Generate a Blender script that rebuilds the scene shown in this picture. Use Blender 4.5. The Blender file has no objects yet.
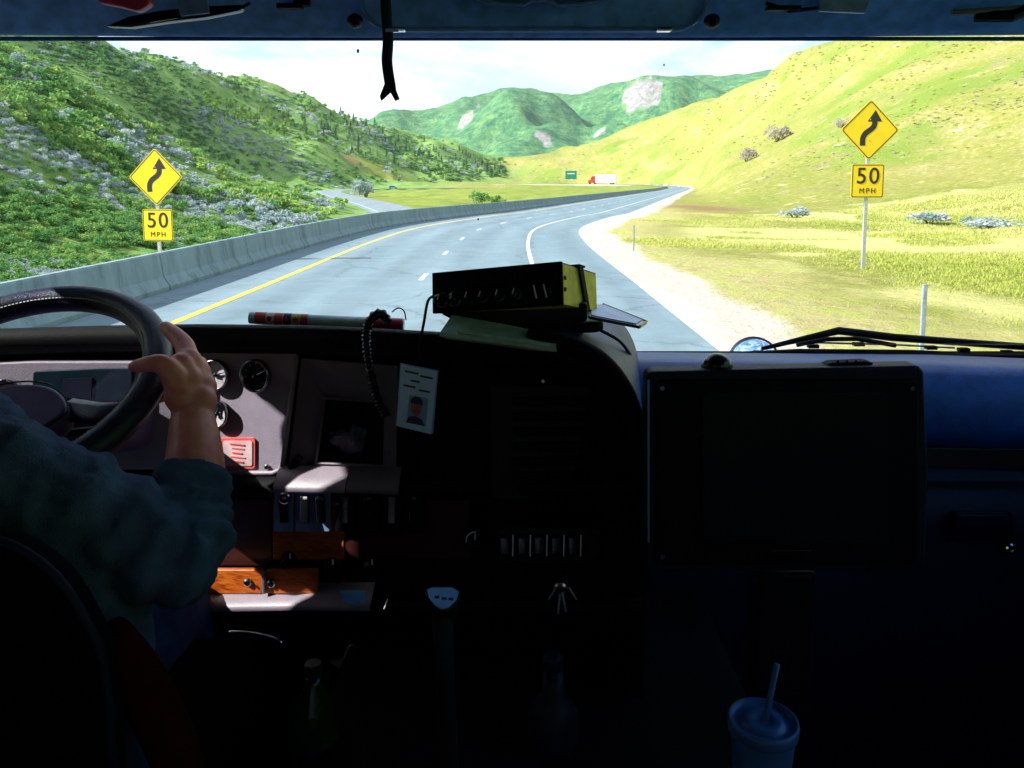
import bpy, bmesh, math, random
import numpy as np
from mathutils import Vector, Matrix, Euler, noise as mnoise
random.seed(7); rng = np.random.default_rng(11)
PI = math.pi
scn = bpy.context.scene
COL = scn.collection
# ------------------------------------------------------------------ camera geometry
EYE = 2.4; FPX = 804.0; PITCH = math.radians(6.0); HOR = 184.0
CY = HOR + FPX * math.tan(PITCH)
def P(px, py, d):
    """world point seen at pixel (px,py) at forward distance d"""
    a = (px - 512.0) / FPX; b = (CY - py) / FPX
    y = b * math.sin(PITCH) + math.cos(PITCH)
    z = b * math.cos(PITCH) - math.sin(PITCH)
    k = d / y
    return Vector((a * k, d, EYE + z * k))
K = 1.14
def I(px, py, d):            # a point inside the cab
    return P(px, py, d * K)

# ------------------------------------------------------------------ mesh builder
class MB:
    def __init__(s): s.v = []; s.f = []
    def add(s, vs, fs):
        o = len(s.v); s.v += [Vector(v) for v in vs]; s.f += [tuple(i + o for i in f) for f in fs]; return s
    def box(s, c, size, rot=None):
        c = Vector(c); h = Vector(size) / 2
        R = rot if rot is not None else Matrix.Identity(3)
        vs = [c + R @ Vector((x * h.x, y * h.y, z * h.z)) for x in (-1, 1) for y in (-1, 1) for z in (-1, 1)]
        return s.add(vs, [(0, 1, 3, 2), (4, 6, 7, 5), (0, 4, 5, 1), (2, 3, 7, 6), (0, 2, 6, 4), (1, 5, 7, 3)])
    def tube(s, pts, r, n=10, caps=True, closed=False, flat=1.0, up=None):
        pts = [Vector(p) for p in pts]; m = len(pts)
        rs = r if isinstance(r, (list, tuple)) else [r] * m
        vs = []; prev = None
        for i, p in enumerate(pts):
            if closed: t = pts[(i + 1) % m] - pts[i - 1]
            else: t = pts[min(i + 1, m - 1)] - pts[max(i - 1, 0)]
            t.normalize()
            if prev is None:
                u = Vector(up) if up is not None else (Vector((0, 0, 1)) if abs(t.z) < .9 else Vector((1, 0, 0)))
            else: u = prev
            u = (u - t * u.dot(t)).normalized(); prev = u; w = t.cross(u)
            for k in range(n):
                a = 2 * PI * k / n
                vs.append(p + (u * math.cos(a) + w * math.sin(a) * flat) * rs[i])
        fs = []
        for i in range(m if closed else m - 1):
            j = (i + 1) % m
            for k in range(n):
                fs.append((i * n + k, i * n + (k + 1) % n, j * n + (k + 1) % n, j * n + k))
        if caps and not closed:
            fs.append(tuple(range(n - 1, -1, -1))); fs.append(tuple((m - 1) * n + k for k in range(n)))
        return s.add(vs, fs)
    def sphere(s, c, r, nu=14, nv=9, rot=None):
        c = Vector(c); r = Vector(r) if hasattr(r, '__len__') else Vector((r, r, r))
        R = rot if rot is not None else Matrix.Identity(3)
        vs = [c + R @ Vector((0, 0, -r.z))]
        for j in range(1, nv):
            t = -PI / 2 + PI * j / nv
            for i in range(nu):
                a = 2 * PI * i / nu
                vs.append(c + R @ Vector((r.x * math.cos(t) * math.cos(a), r.y * math.cos(t) * math.sin(a), r.z * math.sin(t))))
        vs.append(c + R @ Vector((0, 0, r.z))); L = len(vs) - 1; fs = []
        for i in range(nu):
            fs.append((0, 1 + (i + 1) % nu, 1 + i))
            fs.append((L, 1 + (nv - 2) * nu + i, 1 + (nv - 2) * nu + (i + 1) % nu))
        for j in range(nv - 2):
            for i in range(nu):
                a = 1 + j * nu; b = a + nu
                fs.append((a + i, a + (i + 1) % nu, b + (i + 1) % nu, b + i))
        return s.add(vs, fs)
    def lathe(s, base, axis, prof, n=24, cap0=True, cap1=True):
        base = Vector(base); ax = Vector(axis).normalized()
        u = ax.orthogonal().normalized(); w = ax.cross(u); vs = []
        for (r, h) in prof:
            for k in range(n):
                a = 2 * PI * k / n
                vs.append(base + ax * h + (u * math.cos(a) + w * math.sin(a)) * r)
        fs = []
        for i in range(len(prof) - 1):
            for k in range(n):
                fs.append((i * n + k, i * n + (k + 1) % n, (i + 1) * n + (k + 1) % n, (i + 1) * n + k))
        if cap0: fs.append(tuple(range(n - 1, -1, -1)))
        if cap1: fs.append(tuple((len(prof) - 1) * n + k for k in range(n)))
        return s.add(vs, fs)
    def prism(s, outline, vec):
        """outline: list of 3-D points (planar-ish), extruded by vec"""
        vec = Vector(vec); o = [Vector(p) for p in outline]; n = len(o)
        vs = o + [p + vec for p in o]
        fs = [tuple(range(n - 1, -1, -1)), tuple(range(n, 2 * n))]
        for i in range(n): fs.append((i, (i + 1) % n, n + (i + 1) % n, n + i))
        return s.add(vs, fs)
    def grid(s, rows, close=False):
        m = len(rows); n = len(rows[0]); vs = [p for r in rows for p in r]; fs = []
        for i in range(m - 1):
            for j in range(n - 1):
                fs.append((i * n + j, i * n + j + 1, (i + 1) * n + j + 1, (i + 1) * n + j))
        return s.add(vs, fs)
    def mesh(s, name, org=Vector((0, 0, 0)), smooth=False):
        me = bpy.data.meshes.new(name)
        me.from_pydata([tuple(v - org) for v in s.v], [], s.f); me.update()
        bm = bmesh.new(); bm.from_mesh(me); bmesh.ops.recalc_face_normals(bm, faces=bm.faces); bm.to_mesh(me); bm.free()
        if smooth:
            me.polygons.foreach_set('use_smooth', [True] * len(me.polygons))
        return me
    def build(s, name, m, parent=None, smooth=False, bevel=0.0, seg=2, world=True, subsurf=0, solid=0.0):
        org = Vector((0, 0, 0))
        r = parent
        if r is not None and world:
            while r.parent: r = r.parent
            org = r.location.copy()
        me = s.mesh(name, org, smooth)
        if m is not None: me.materials.append(m)
        return link(name, me, parent, bevel, seg, subsurf, solid, smooth)
def link(name, me, parent=None, bevel=0.0, seg=2, subsurf=0, solid=0.0, smooth=False):
    o = bpy.data.objects.new(name, me); COL.objects.link(o)
    if parent is not None: o.parent = parent
    if solid:
        md = o.modifiers.new('thickness', 'SOLIDIFY'); md.thickness = solid; md.offset = 0
    if bevel:
        md = o.modifiers.new('bevel', 'BEVEL'); md.width = bevel; md.segments = seg; md.limit_method = 'ANGLE'; md.angle_limit = math.radians(35)
        if smooth is False:
            me.polygons.foreach_set('use_smooth', [True] * len(me.polygons))
            wn = o.modifiers.new('normals', 'WEIGHTED_NORMAL'); wn.keep_sharp = True
    if subsurf:
        md = o.modifiers.new('sub', 'SUBSURF'); md.levels = subsurf; md.render_levels = subsurf
    return o
def tag(o, label=None, cat=None, group=None, kind=None):
    if label: o['label'] = label
    if cat: o['category'] = cat
    if group: o['group'] = group
    if kind: o['kind'] = kind
    return o
def thing(name, loc, label, cat, group=None):
    o = bpy.data.objects.new(name, None); COL.objects.link(o); o.location = loc
    o.empty_display_size = .1
    return tag(o, label, cat, group)
def dup(root, loc, label=None, rotz=None, scale=None, group=None):
    r = root.copy(); COL.objects.link(r); r.location = loc
    if rotz is not None: r.rotation_euler = (0, 0, rotz)
    if scale is not None: r.scale = scale if hasattr(scale, '__len__') else (scale,) * 3
    if label: r['label'] = label
    if group: r['group'] = group
    for ch in list(root.children):
        c = ch.copy(); COL.objects.link(c); c.parent = r
        for g in list(ch.children):
            d = g.copy(); COL.objects.link(d); d.parent = c
    return r
def catmull(pts, n=8):
    pts = [Vector(p) for p in pts]; out = []
    for i in range(len(pts) - 1):
        p0 = pts[max(i - 1, 0)]; p1 = pts[i]; p2 = pts[i + 1]; p3 = pts[min(i + 2, len(pts) - 1)]
        for k in range(n):
            t = k / n
            out.append(.5 * ((2 * p1) + (p2 - p0) * t + (2 * p0 - 5 * p1 + 4 * p2 - p3) * t * t + (3 * p1 - p0 - 3 * p2 + p3) * t ** 3))
    out.append(pts[-1]); return out

# ------------------------------------------------------------------ materials
def newmat(name):
    m = bpy.data.materials.new(name); m.use_nodes = True
    nt = m.node_tree; b = nt.nodes['Principled BSDF']
    return m, nt, b
def N(nt, t, **kw):
    n = nt.nodes.new(t)
    for k, v in kw.items(): setattr(n, k, v)
    return n
def plain(name, col, rough=.5, metal=0.0, var=.25, scale=30.0, bump=.15, spec=.5, bscale=None, coat=0.0):
    """base colour with slight procedural variation and grain"""
    m, nt, b = newmat(name)
    tc = N(nt, 'ShaderNodeTexCoord'); no = N(nt, 'ShaderNodeTexNoise')
    no.inputs['Scale'].default_value = scale; no.inputs['Detail'].default_value = 5
    nt.links.new(tc.outputs['Object'], no.inputs['Vector'])
    mp = N(nt, 'ShaderNodeMapRange'); mp.inputs[1].default_value = .3; mp.inputs[2].default_value = .7
    mp.inputs[3].default_value = 1 - var; mp.inputs[4].default_value = 1 + var
    nt.links.new(no.outputs['Fac'], mp.inputs[0])
    mx = N(nt, 'ShaderNodeVectorMath', operation='SCALE'); mx.inputs[0].default_value = col[:3]
    nt.links.new(mp.outputs[0], mx.inputs['Scale']); nt.links.new(mx.outputs[0], b.inputs['Base Color'])
    b.inputs['Roughness'].default_value = rough; b.inputs['Metallic'].default_value = metal
    b.inputs['Specular IOR Level'].default_value = spec; b.inputs['Coat Weight'].default_value = coat
    if bump:
        n2 = N(nt, 'ShaderNodeTexNoise'); n2.inputs['Scale'].default_value = bscale or scale * 12; n2.inputs['Detail'].default_value = 3
        nt.links.new(tc.outputs['Object'], n2.inputs['Vector'])
        bp = N(nt, 'ShaderNodeBump'); bp.inputs['Strength'].default_value = bump; bp.inputs['Distance'].default_value = .002
        nt.links.new(n2.outputs['Fac'], bp.inputs['Height']); nt.links.new(bp.outputs[0], b.inputs['Normal'])
    return m
def ramp(nt, stops, interp='LINEAR'):
    r = N(nt, 'ShaderNodeValToRGB'); r.color_ramp.interpolation = interp
    el = r.color_ramp.elements
    while len(el) < len(stops): el.new(.5)
    for e, (p, c) in zip(el, stops): e.position = p; e.color = (*c, 1) if len(c) == 3 else c
    return r
def glassmat(name, tint=(1, 1, 1), refl=.03, rough=0.0):
    m = bpy.data.materials.new(name); m.use_nodes = True; nt = m.node_tree
    nt.nodes.remove(nt.nodes['Principled BSDF']); out = nt.nodes['Material Output']
    tr = N(nt, 'ShaderNodeBsdfTransparent'); tr.inputs[0].default_value = (*tint, 1)
    gl = N(nt, 'ShaderNodeBsdfGlossy'); gl.inputs['Roughness'].default_value = rough
    lw = N(nt, 'ShaderNodeLayerWeight'); lw.inputs[0].default_value = .12
    mp = N(nt, 'ShaderNodeMapRange'); mp.inputs[3].default_value = refl; mp.inputs[4].default_value = .35
    nt.links.new(lw.outputs['Fresnel'], mp.inputs[0])
    mx = N(nt, 'ShaderNodeMixShader'); nt.links.new(mp.outputs[0], mx.inputs[0])
    nt.links.new(tr.outputs[0], mx.inputs[1]); nt.links.new(gl.outputs[0], mx.inputs[2]); nt.links.new(mx.outputs[0], out.inputs[0])
    return m

M = {}
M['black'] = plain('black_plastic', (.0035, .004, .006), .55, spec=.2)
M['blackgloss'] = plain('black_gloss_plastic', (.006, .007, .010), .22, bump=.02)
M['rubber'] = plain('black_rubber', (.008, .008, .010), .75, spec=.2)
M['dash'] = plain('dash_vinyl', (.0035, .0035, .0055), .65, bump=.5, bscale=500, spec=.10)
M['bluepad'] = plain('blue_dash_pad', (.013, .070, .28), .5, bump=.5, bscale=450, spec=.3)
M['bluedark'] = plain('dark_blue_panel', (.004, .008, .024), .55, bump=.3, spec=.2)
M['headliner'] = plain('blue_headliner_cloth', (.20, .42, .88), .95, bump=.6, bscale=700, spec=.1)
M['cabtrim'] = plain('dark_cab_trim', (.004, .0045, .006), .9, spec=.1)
M['greypanel'] = plain('lavender_grey_panel', (.27, .23, .30), .55, var=.08, bump=.6, bscale=600)
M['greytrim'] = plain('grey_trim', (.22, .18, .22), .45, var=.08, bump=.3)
M['shadetrim'] = plain('shaded_grey_trim', (.10, .08, .10), .5, var=.08, bump=.3)  # grey trim darkened in colour to stand for shade
M['chrome'] = plain('chrome', (.75, .76, .8), .12, 1.0, var=.03, bump=0)
M['darkchrome'] = plain('dark_chrome', (.30, .30, .34), .25, 1.0, var=.05, bump=0)
M['dialface'] = plain('dial_face', (.015, .015, .02), .3, bump=0)
M['dialwhite'] = plain('dial_white', (.55, .52, .55), .4, bump=0)
M['leather'] = plain('wheel_leather', (.008, .015, .048), .38, bump=.5, bscale=350, spec=.45)
M['stitch'] = plain('white_thread', (.6, .6, .62), .8, bump=0)
M['hubgrey'] = plain('wheel_hub_plastic', (.07, .055, .15), .5, bump=.3)
M['white'] = plain('white_paint', (.75, .75, .72), .5, bump=0, var=.06)
M['redplastic'] = plain('red_plastic', (.62, .03, .10), .4, bump=0)
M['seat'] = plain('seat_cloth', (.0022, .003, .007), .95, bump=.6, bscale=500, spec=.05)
M['redcloth'] = plain('dark_red_cloth', (.05, .004, .004), .9, bump=.4, bscale=500, spec=.05)
M['radioyellow'] = plain('worn_yellow_metal', (.80, .66, .05), .4, bump=.1, var=.2, scale=40)
M['paper'] = plain('pale_green_paper', (.46, .62, .52), .7, bump=.1)
M['cardwhite'] = plain('badge_card', (.50, .68, .95), .45, bump=0, var=.1)
M['ink'] = plain('dark_ink', (.02, .03, .06), .6, bump=0)
M['portrait'] = plain('portrait_skin', (.42, .12, .08), .6, bump=0)
M['labelred'] = plain('label_red', (.72, .10, .09), .5, bump=0)
M['labelwhite'] = plain('label_white', (.62, .45, .48), .5, bump=0)
M['tubeblue'] = plain('pale_blue_wrap', (.62, .80, .95), .4, bump=0)
M['yellow2'] = plain('yellow_print', (.6, .5, .05), .5, bump=0)
M['cup'] = plain('cup_plastic', (.05, .13, .32), .4, bump=.05, var=.12)
M['greenbottle'] = plain('green_bottle_plastic', (.002, .03, .008), .2, bump=0)
M['steelblue'] = plain('blue_grey_metal', (.22, .33, .58), .35, .4, bump=.05)
M['knobblue'] = plain('blue_knob_plate', (.16, .40, .85), .3, bump=0)
M['lens'] = plain('lamp_lens', (.05, .16, .32), .15, bump=0)
M['tan'] = plain('tan_plastic', (.22, .16, .10), .5, bump=0)
M['bounce_bunk'] = plain('bounce_bunk_cover', (.50, .56, .66), .95, bump=.3, spec=.05)  # pale cover that bounces sunlight, for the added bunk
M['rearwall'] = plain('grey_blue_rear_lining', (.26, .30, .42), .95, bump=.3, spec=.05)
M['dimblue'] = plain('dim_blue_plastic', (.003, .006, .016), .5, bump=0, spec=.2)
M['roof'] = plain('dark_roof_cloth', (.02, .028, .05), .95, bump=.3, spec=.05)
M['mirrorblue'] = plain('convex_mirror', (.50, .72, .95), .09, 1.0, var=.03, bump=0)
M['glass'] = glassmat('windshield_glass', (.985, .99, .99), .012)
M['tintglass'] = glassmat('blue_tinted_glass', (.52, .76, 1.0), .02)  # unseen right window, tinted to turn the cab's fill light blue
M['sideglass'] = glassmat('door_glass', (.95, .97, .97), .02)
M['lcd'] = plain('dark_lcd', (.008, .02, .03), .12, bump=0)
M['bag'] = plain('clear_plastic_film', (.10, .10, .14), .12, bump=0)
def woodmat():
    m, nt, b = newmat('orange_wood_trim')
    tc = N(nt, 'ShaderNodeTexCoord'); mp = N(nt, 'ShaderNodeMapping'); mp.inputs['Scale'].default_value = (4, 30, 45)
    no = N(nt, 'ShaderNodeTexNoise'); no.inputs['Scale'].default_value = 3; no.inputs['Detail'].default_value = 8; no.inputs['Distortion'].default_value = 1.2
    r = ramp(nt, [(.3, (.17, .022, .003)), (.5, (.42, .085, .008)), (.72, (.55, .15, .016))])
    nt.links.new(tc.outputs['Object'], mp.inputs[0]); nt.links.new(mp.outputs[0], no.inputs['Vector'])
    nt.links.new(no.outputs['Fac'], r.inputs[0]); nt.links.new(r.outputs[0], b.inputs['Base Color'])
    b.inputs['Roughness'].default_value = .35
    return m
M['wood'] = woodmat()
M['wooddark_shade'] = plain('dark_red_and_shaded_wood', (.035, .006, .004), .4, bump=.05)  # own colour of the wood strip; also stands for shade on the fascia
def skinmat():
    m, nt, b = newmat('skin')
    tc = N(nt, 'ShaderNodeTexCoord'); no = N(nt, 'ShaderNodeTexNoise'); no.inputs['Scale'].default_value = 45; no.inputs['Detail'].default_value = 6
    r = ramp(nt, [(.3, (.80, .21, .17)), (.7, (.90, .32, .26))])
    nt.links.new(tc.outputs['Object'], no.inputs['Vector']); nt.links.new(no.outputs['Fac'], r.inputs[0]); nt.links.new(r.outputs[0], b.inputs['Base Color'])
    b.inputs['Roughness'].default_value = .5
    b.inputs['Subsurface Weight'].default_value = .15; b.inputs['Subsurface Radius'].default_value = (.012, .004, .002); b.inputs['Subsurface Scale'].default_value = .6
    n2 = N(nt, 'ShaderNodeTexNoise'); n2.inputs['Scale'].default_value = 160; nt.links.new(tc.outputs['Object'], n2.inputs['Vector'])
    bp = N(nt, 'ShaderNodeBump'); bp.inputs['Strength'].default_value = .25; bp.inputs['Distance'].default_value = .001
    nt.links.new(n2.outputs['Fac'], bp.inputs['Height']); nt.links.new(bp.outputs[0], b.inputs['Normal'])
    return m
M['skin'] = skinmat()
M['nail'] = plain('fingernail', (.86, .42, .46), .3, bump=0, var=.05)
M['shirt'] = plain('dark_teal_shirt', (.066, .108, .205), .95, var=.35, scale=18, bump=1.0, bscale=420, spec=.1)
M['jeans'] = plain('blue_denim', (.02, .05, .16), .95, var=.3, bump=.6, bscale=800, spec=.1)
M['hair'] = plain('dark_hair', (.02, .012, .008), .6, bump=.5)

# ------------------------------------------------------------------ light
S_AZ = Vector((-.978, -.208)); S_EL = math.radians(35)
SUN = Vector((S_AZ.x * math.cos(S_EL), S_AZ.y * math.cos(S_EL), math.sin(S_EL))).normalized()
ld = bpy.data.lights.new('sun', 'SUN'); ld.energy = 5.0; ld.angle = math.radians(.55); ld.color = (1.0, .95, .87)
lo = bpy.data.objects.new('sun', ld); COL.objects.link(lo); lo.location = (0, 0, 60)
lo.rotation_euler = (-SUN).to_track_quat('-Z', 'Y').to_euler()
w = bpy.data.worlds.new('World'); scn.world = w; w.use_nodes = True
nt = w.node_tree; bg = nt.nodes['Background']
sky = N(nt, 'ShaderNodeTexSky', sky_type='NISHITA'); sky.sun_disc = False
sky.sun_elevation = S_EL; sky.sun_rotation = math.atan2(SUN.x, SUN.y)
sky.air_density = 1.0; sky.dust_density = .6; sky.ozone_density = 1.0
tc = N(nt, 'ShaderNodeTexCoord'); mpn = N(nt, 'ShaderNodeMapping'); mpn.inputs['Scale'].default_value = (1, 1, 3.2)
cn = N(nt, 'ShaderNodeTexNoise'); cn.inputs['Scale'].default_value = 2.6; cn.inputs['Detail'].default_value = 7; cn.inputs['Roughness'].default_value = .6; cn.inputs['Distortion'].default_value = .4
cr = ramp(nt, [(.43, (.05, .05, .05)), (.66, (1, 1, 1))])
mix = N(nt, 'ShaderNodeMix', data_type='RGBA')
nt.links.new(tc.outputs['Generated'], mpn.inputs[0]); nt.links.new(mpn.outputs[0], cn.inputs['Vector']); nt.links.new(cn.outputs['Fac'], cr.inputs[0])
nt.links.new(cr.outputs[0], mix.inputs[0]); nt.links.new(sky.outputs[0], mix.inputs[6]); mix.inputs[7].default_value = (8.4, 9.0, 9.3, 1)
nt.links.new(mix.outputs[2], bg.inputs[0]); bg.inputs[1].default_value = .092

# ------------------------------------------------------------------ roads and terrain
MAIN = [(-2.35, -200), (-2.35, -60), (-2.35, 0), (-2.35, 18), (-2.3, 34), (-1.35, 46), (2.2, 61), (5.2, 71), (16.4, 118.5), (38, 210), (62, 310), (80, 386), (86, 430), (80, 475), (60, 505), (25, 520), (-20, 526), (-64, 524)]
def main_z(y, x): return 0.0
OPP = [(-16, -200), (-16, 0), (-15.5, 60), (-14.6, 100), (-16, 130), (-32, 188), (-58, 270), (-74, 325), (-76, 370), (-62, 410), (-30, 440), (10, 462), (40, 470)]
OPPZ = [(-200, -3.6), (100, -3.6), (130, -3.3), (188, -2.3), (270, -1.4), (330, -.6), (400, .1), (600, .3)]
def path(pts, step=2.0):
    c = catmull([(p[0], p[1], 0) for p in pts], 40); out = [c[0]]; 
    for p in c[1:]:
        if (p - out[-1]).length >= step: out.append(p)
    return np.array([(p.x, p.y) for p in out])
def resamp_z(c, kind):
    if kind == 'main':
        s = np.interp(np.arange(len(c)), [0, len(c)], [0, 1])
        L = np.concatenate([[0], np.cumsum(np.hypot(*np.diff(c, axis=0).T))])
        y0 = L[np.argmin(np.abs(c[:, 1]) + np.abs(c[:, 0] + 2.35))]
        return np.interp(L - y0, [0, 300, 420, 520, 700], [0, 0, .7, 2.3, 2.8])
    yy, zz = zip(*OPPZ); return np.interp(c[:, 1], yy, zz)
CM = path(MAIN); ZM = resamp_z(CM, 'main'); CO = path(OPP); ZO = resamp_z(CO, 'opp')
def normals(c):
    t = np.gradient(c, axis=0); t /= np.hypot(t[:, 0], t[:, 1])[:, None]
    return np.stack([t[:, 1], -t[:, 0]], 1)       # to the right of travel
NM = normals(CM); NO = normals(CO)
def near(c, z, nn, x, y):
    """distance (signed to the right) and height of nearest centre-line sample"""
    d = np.empty(len(x)); zz = np.empty(len(x)); sg = np.empty(len(x)); idx = np.empty(len(x), int)
    for a in range(0, len(x), 20000):
        dx = x[a:a + 20000, None] - c[None, :, 0]; dy = y[a:a + 20000, None] - c[None, :, 1]
        q = dx * dx + dy * dy; i = q.argmin(1); r = np.arange(len(i))
        d[a:a + 20000] = np.sqrt(q[r, i]); zz[a:a + 20000] = z[i]; idx[a:a + 20000] = i
        sg[a:a + 20000] = np.sign(dx[r, i] * nn[i, 0] + dy[r, i] * nn[i, 1])
    return d, zz, sg, idx
ctrl = []
def cp(x, y, z): ctrl.append((x, y, z))
def cpx(px, py, d): p = P(px, py, d); ctrl.append((p.x, p.y, p.z))
for y in (-220, -110, -40, 10, 50, 85):
    for x, z in ((-10, -2.2), (-23, -3.4), (-55, 11), (-110, 38), (-190, 78), (-280, 108), (-420, 100)): cp(x, y, z)
for x, z in ((-12, -2.6), (-30, -3), (-66, 13), (-125, 43), (-205, 84), (-290, 112), (-430, 100)): cp(x, 135, z)
for x, z in ((-20, -1.8), (-56, -2.2), (-95, 14), (-160, 48), (-230, 84), (-310, 112), (-450, 105)): cp(x, 205, z)
for x, z in ((-25, -1), (-95, -1), (-130, 13), (-190, 44), (-255, 80), (-340, 108), (-480, 100)): cp(x, 310, z)
for x, z in ((-98, .5), (-140, 20), (-190, 48), (-260, 84), (-360, 100)): cp(x, 400, z)
cp(-20, 350, -.6); cp(20, 300, -.2); cp(-45, 360, -.4); cp(45, 420, .5); cp(0, 410, .3); cp(30, 490, 1)
for q in ((30, 350, -.3), (55, 360, 0), (62, 400, .3), (45, 330, -.2), (66, 440, .6), (22, 380, 0), (40, 460, .8), (0, 380, 0), (50, 300, -.2), (35, 260, -.2), (5, 440, .5), (48, 385, .1), (-20, 470, .8), (-10, 500, 1)): cp(*q)
cpx(125, 38, 530); cpx(60, 20, 470); cpx(250, 80, 700); cpx(310, 99, 780); cpx(370, 120, 860); cpx(420, 136, 930); cpx(455, 147, 980); cpx(500, 163, 1050)
cpx(380, 166, 540); cpx(350, 165, 520); cpx(420, 172, 640); cpx(410, 155, 720); cpx(330, 140, 580); cpx(450, 168, 800)
cp(-70, 545, 3); cp(-20, 560, 3); cp(-250, 900, 40); cp(-120, 1100, 25); cp(-450, 700, 60); cp(0, 1250, 10); cp(-500, 1000, 40)
# right side
for y in (-220, -110, -40, 5, 30):
    for x, z in ((8, -.1), (22, .1), (40, 6), (90, 30), (170, 68), (270, 100), (420, 100)): cp(x, y, z)
for q in ((1024, 228, 50), (950, 226, 51), (860, 224, 53), (790, 214, 68), (735, 206, 95), (712, 196, 160), (708, 189, 290),
          (1024, 130, 105), (930, 130, 118), (850, 130, 145), (800, 130, 210), (770, 130, 290), (740, 130, 400), (722, 140, 470), (700, 122, 570), (650, 150, 620), (570, 168, 660),
          (1150, -60, 230), (1024, -30, 270), (930, 2, 310), (840, 42, 390), (780, 72, 500), (690, 103, 680), (600, 137, 770), (520, 167, 830), (480, 180, 850),
          (1024, 60, 170), (930, 75, 190), (850, 90, 215), (775, 100, 390), (810, 95, 300), (740, 95, 560), (560, 181.5, 590), (640, 178, 565), (695, 172, 520), (500, 184, 640)): cpx(*q)
for x, y, z in ((330, 520, 80), (420, 300, 110), (300, 800, 40), (150, 1000, 8), (60, 950, 5), (500, 700, 60), (0, 900, 6)): cp(x, y, z)
ctrl = np.array(ctrl); SC = 100.0; C0 = .12
def phi(r2): return np.sqrt(r2 + C0 * C0)
def fit():
    X = ctrl[:, :2] / SC; n = len(X)
    A = phi(((X[:, None] - X[None]) ** 2).sum(-1)) + 0.0 * np.eye(n)
    Q = np.c_[np.ones(n), X]
    Mx = np.block([[A - .002 * np.eye(n), Q], [Q.T, np.zeros((3, 3))]])
    return np.linalg.solve(Mx, np.r_[ctrl[:, 2], 0, 0, 0])
WT = fit()
def tps(x, y):
    X = ctrl[:, :2] / SC; out = np.empty(len(x))
    for a in range(0, len(x), 20000):
        p = np.c_[x[a:a + 20000], y[a:a + 20000]] / SC
        out[a:a + 20000] = phi(((p[:, None] - X[None]) ** 2).sum(-1)) @ WT[:len(X)] + WT[-3] + p @ WT[-2:]
    return out
def vnoise(x, y, s, seed):
    """smooth value noise, vectorised"""
    r = np.random.default_rng(seed).random((256, 256)) * 2 - 1
    u = x / s + 1000; v = y / s + 1000; i = np.floor(u).astype(int); j = np.floor(v).astype(int)
    fu = u - i; fv = v - j; fu = fu * fu * fu * (fu * (fu * 6 - 15) + 10); fv = fv * fv * fv * (fv * (fv * 6 - 15) + 10)
    g = lambda a, b: r[a % 256, b % 256]
    return (g(i, j) * (1 - fu) + g(i + 1, j) * fu) * (1 - fv) + (g(i, j + 1) * (1 - fu) + g(i + 1, j + 1) * fu) * fv
def sstep(a, b, t): t = np.clip((t - a) / (b - a), 0, 1); return t * t * (3 - 2 * t)
MT_PX = [-400, 200, 330, 375, 410, 440, 470, 500, 530, 560, 580, 610, 640, 690, 740, 780, 850, 1000, 1500]
MT_PY = [60, 100, 122, 122, 114, 108, 100, 91, 91, 97, 95, 85, 81, 77, 75, 71, 55, 40, 60]
def mountain(x, y):
    d = np.maximum(y, 1); px = 512 + FPX * x / d
    crest = (HOR - np.interp(px, MT_PX, MT_PY)) / FPX * 2300 + EYE
    t = np.clip((y - 1250) / (2300 - 1250), 0, 1)
    back = np.clip((y - 2300) / 1500, 0, 1)
    n = vnoise(x, y, 260, 3) * 52 + vnoise(x, y, 110, 4) * 34 + vnoise(x, y, 48, 5) * 14
    rid = 1 - np.abs(vnoise(x + .3 * y, y * .5, 210, 8))
    z = crest * (t ** .85) * (1 - .6 * back) + (n + rid * 40 - 30) * np.sin(PI * np.clip(t, 0, 1)) ** .8 + vnoise(x, y, 30, 6) * 3 * t
    return np.where(y > 1150, z, -50)
def ground_z(x, y, full=False):
    x = np.atleast_1d(np.asarray(x, float)); y = np.atleast_1d(np.asarray(y, float))
    z = np.clip(tps(np.clip(x, -520, 520), np.clip(y, -260, 1300)), -6, 125)
    dm, zm, sm, im = near(CM, ZM, NM, x, y); do, zo, so, io = near(CO, ZO, NO, x, y)
    far = np.minimum(dm, do + 4)
    slope = sstep(16, 70, far)
    edge = np.interp(y, [90, 130, 188, 270, 325, 370, 410, 460], [-10, -12, -26, -51, -66, -68, -55, 5])
    slope = slope * (1 - .95 * ((sm < 0) & (y > 90)) * sstep(-5, 15, x - edge) * (1 - sstep(540, 600, y)))
    z = z + slope * (vnoise(x, y, 62, 21) * 5.0 + vnoise(x, y, 27, 22) * 2.2 + (1 - np.abs(vnoise(x + .4 * y, .45 * y, 48, 23))) * 3.5 - 2) * np.clip(np.hypot(x, y) / 220, .25, 1.6)
    z = z + sstep(9, 30, far) * (vnoise(x, y, 9, 24) * .45 + vnoise(x, y, 3.5, 25) * .16)
    z = np.maximum(z, mountain(x, y))
    # flatten to the roads
    wo = sstep(5.2, 11, do); z = (zo - .10) * (1 - wo) + z * wo
    lim = np.where(sm > 0, 8.2, 6.0); wid = np.where(sm > 0, 18.0, 13.0)
    wid = np.where(sm < 0, wid + 30 * sstep(190, 270, y), wid); wm = sstep(0, 1, (dm - lim) / (wid - lim)); z = (zm - .10) * (1 - wm) + z * wm
    if full: return z, dm, sm, im, do
    return z
def gz(x, y): return float(ground_z([x], [y])[0])

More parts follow.
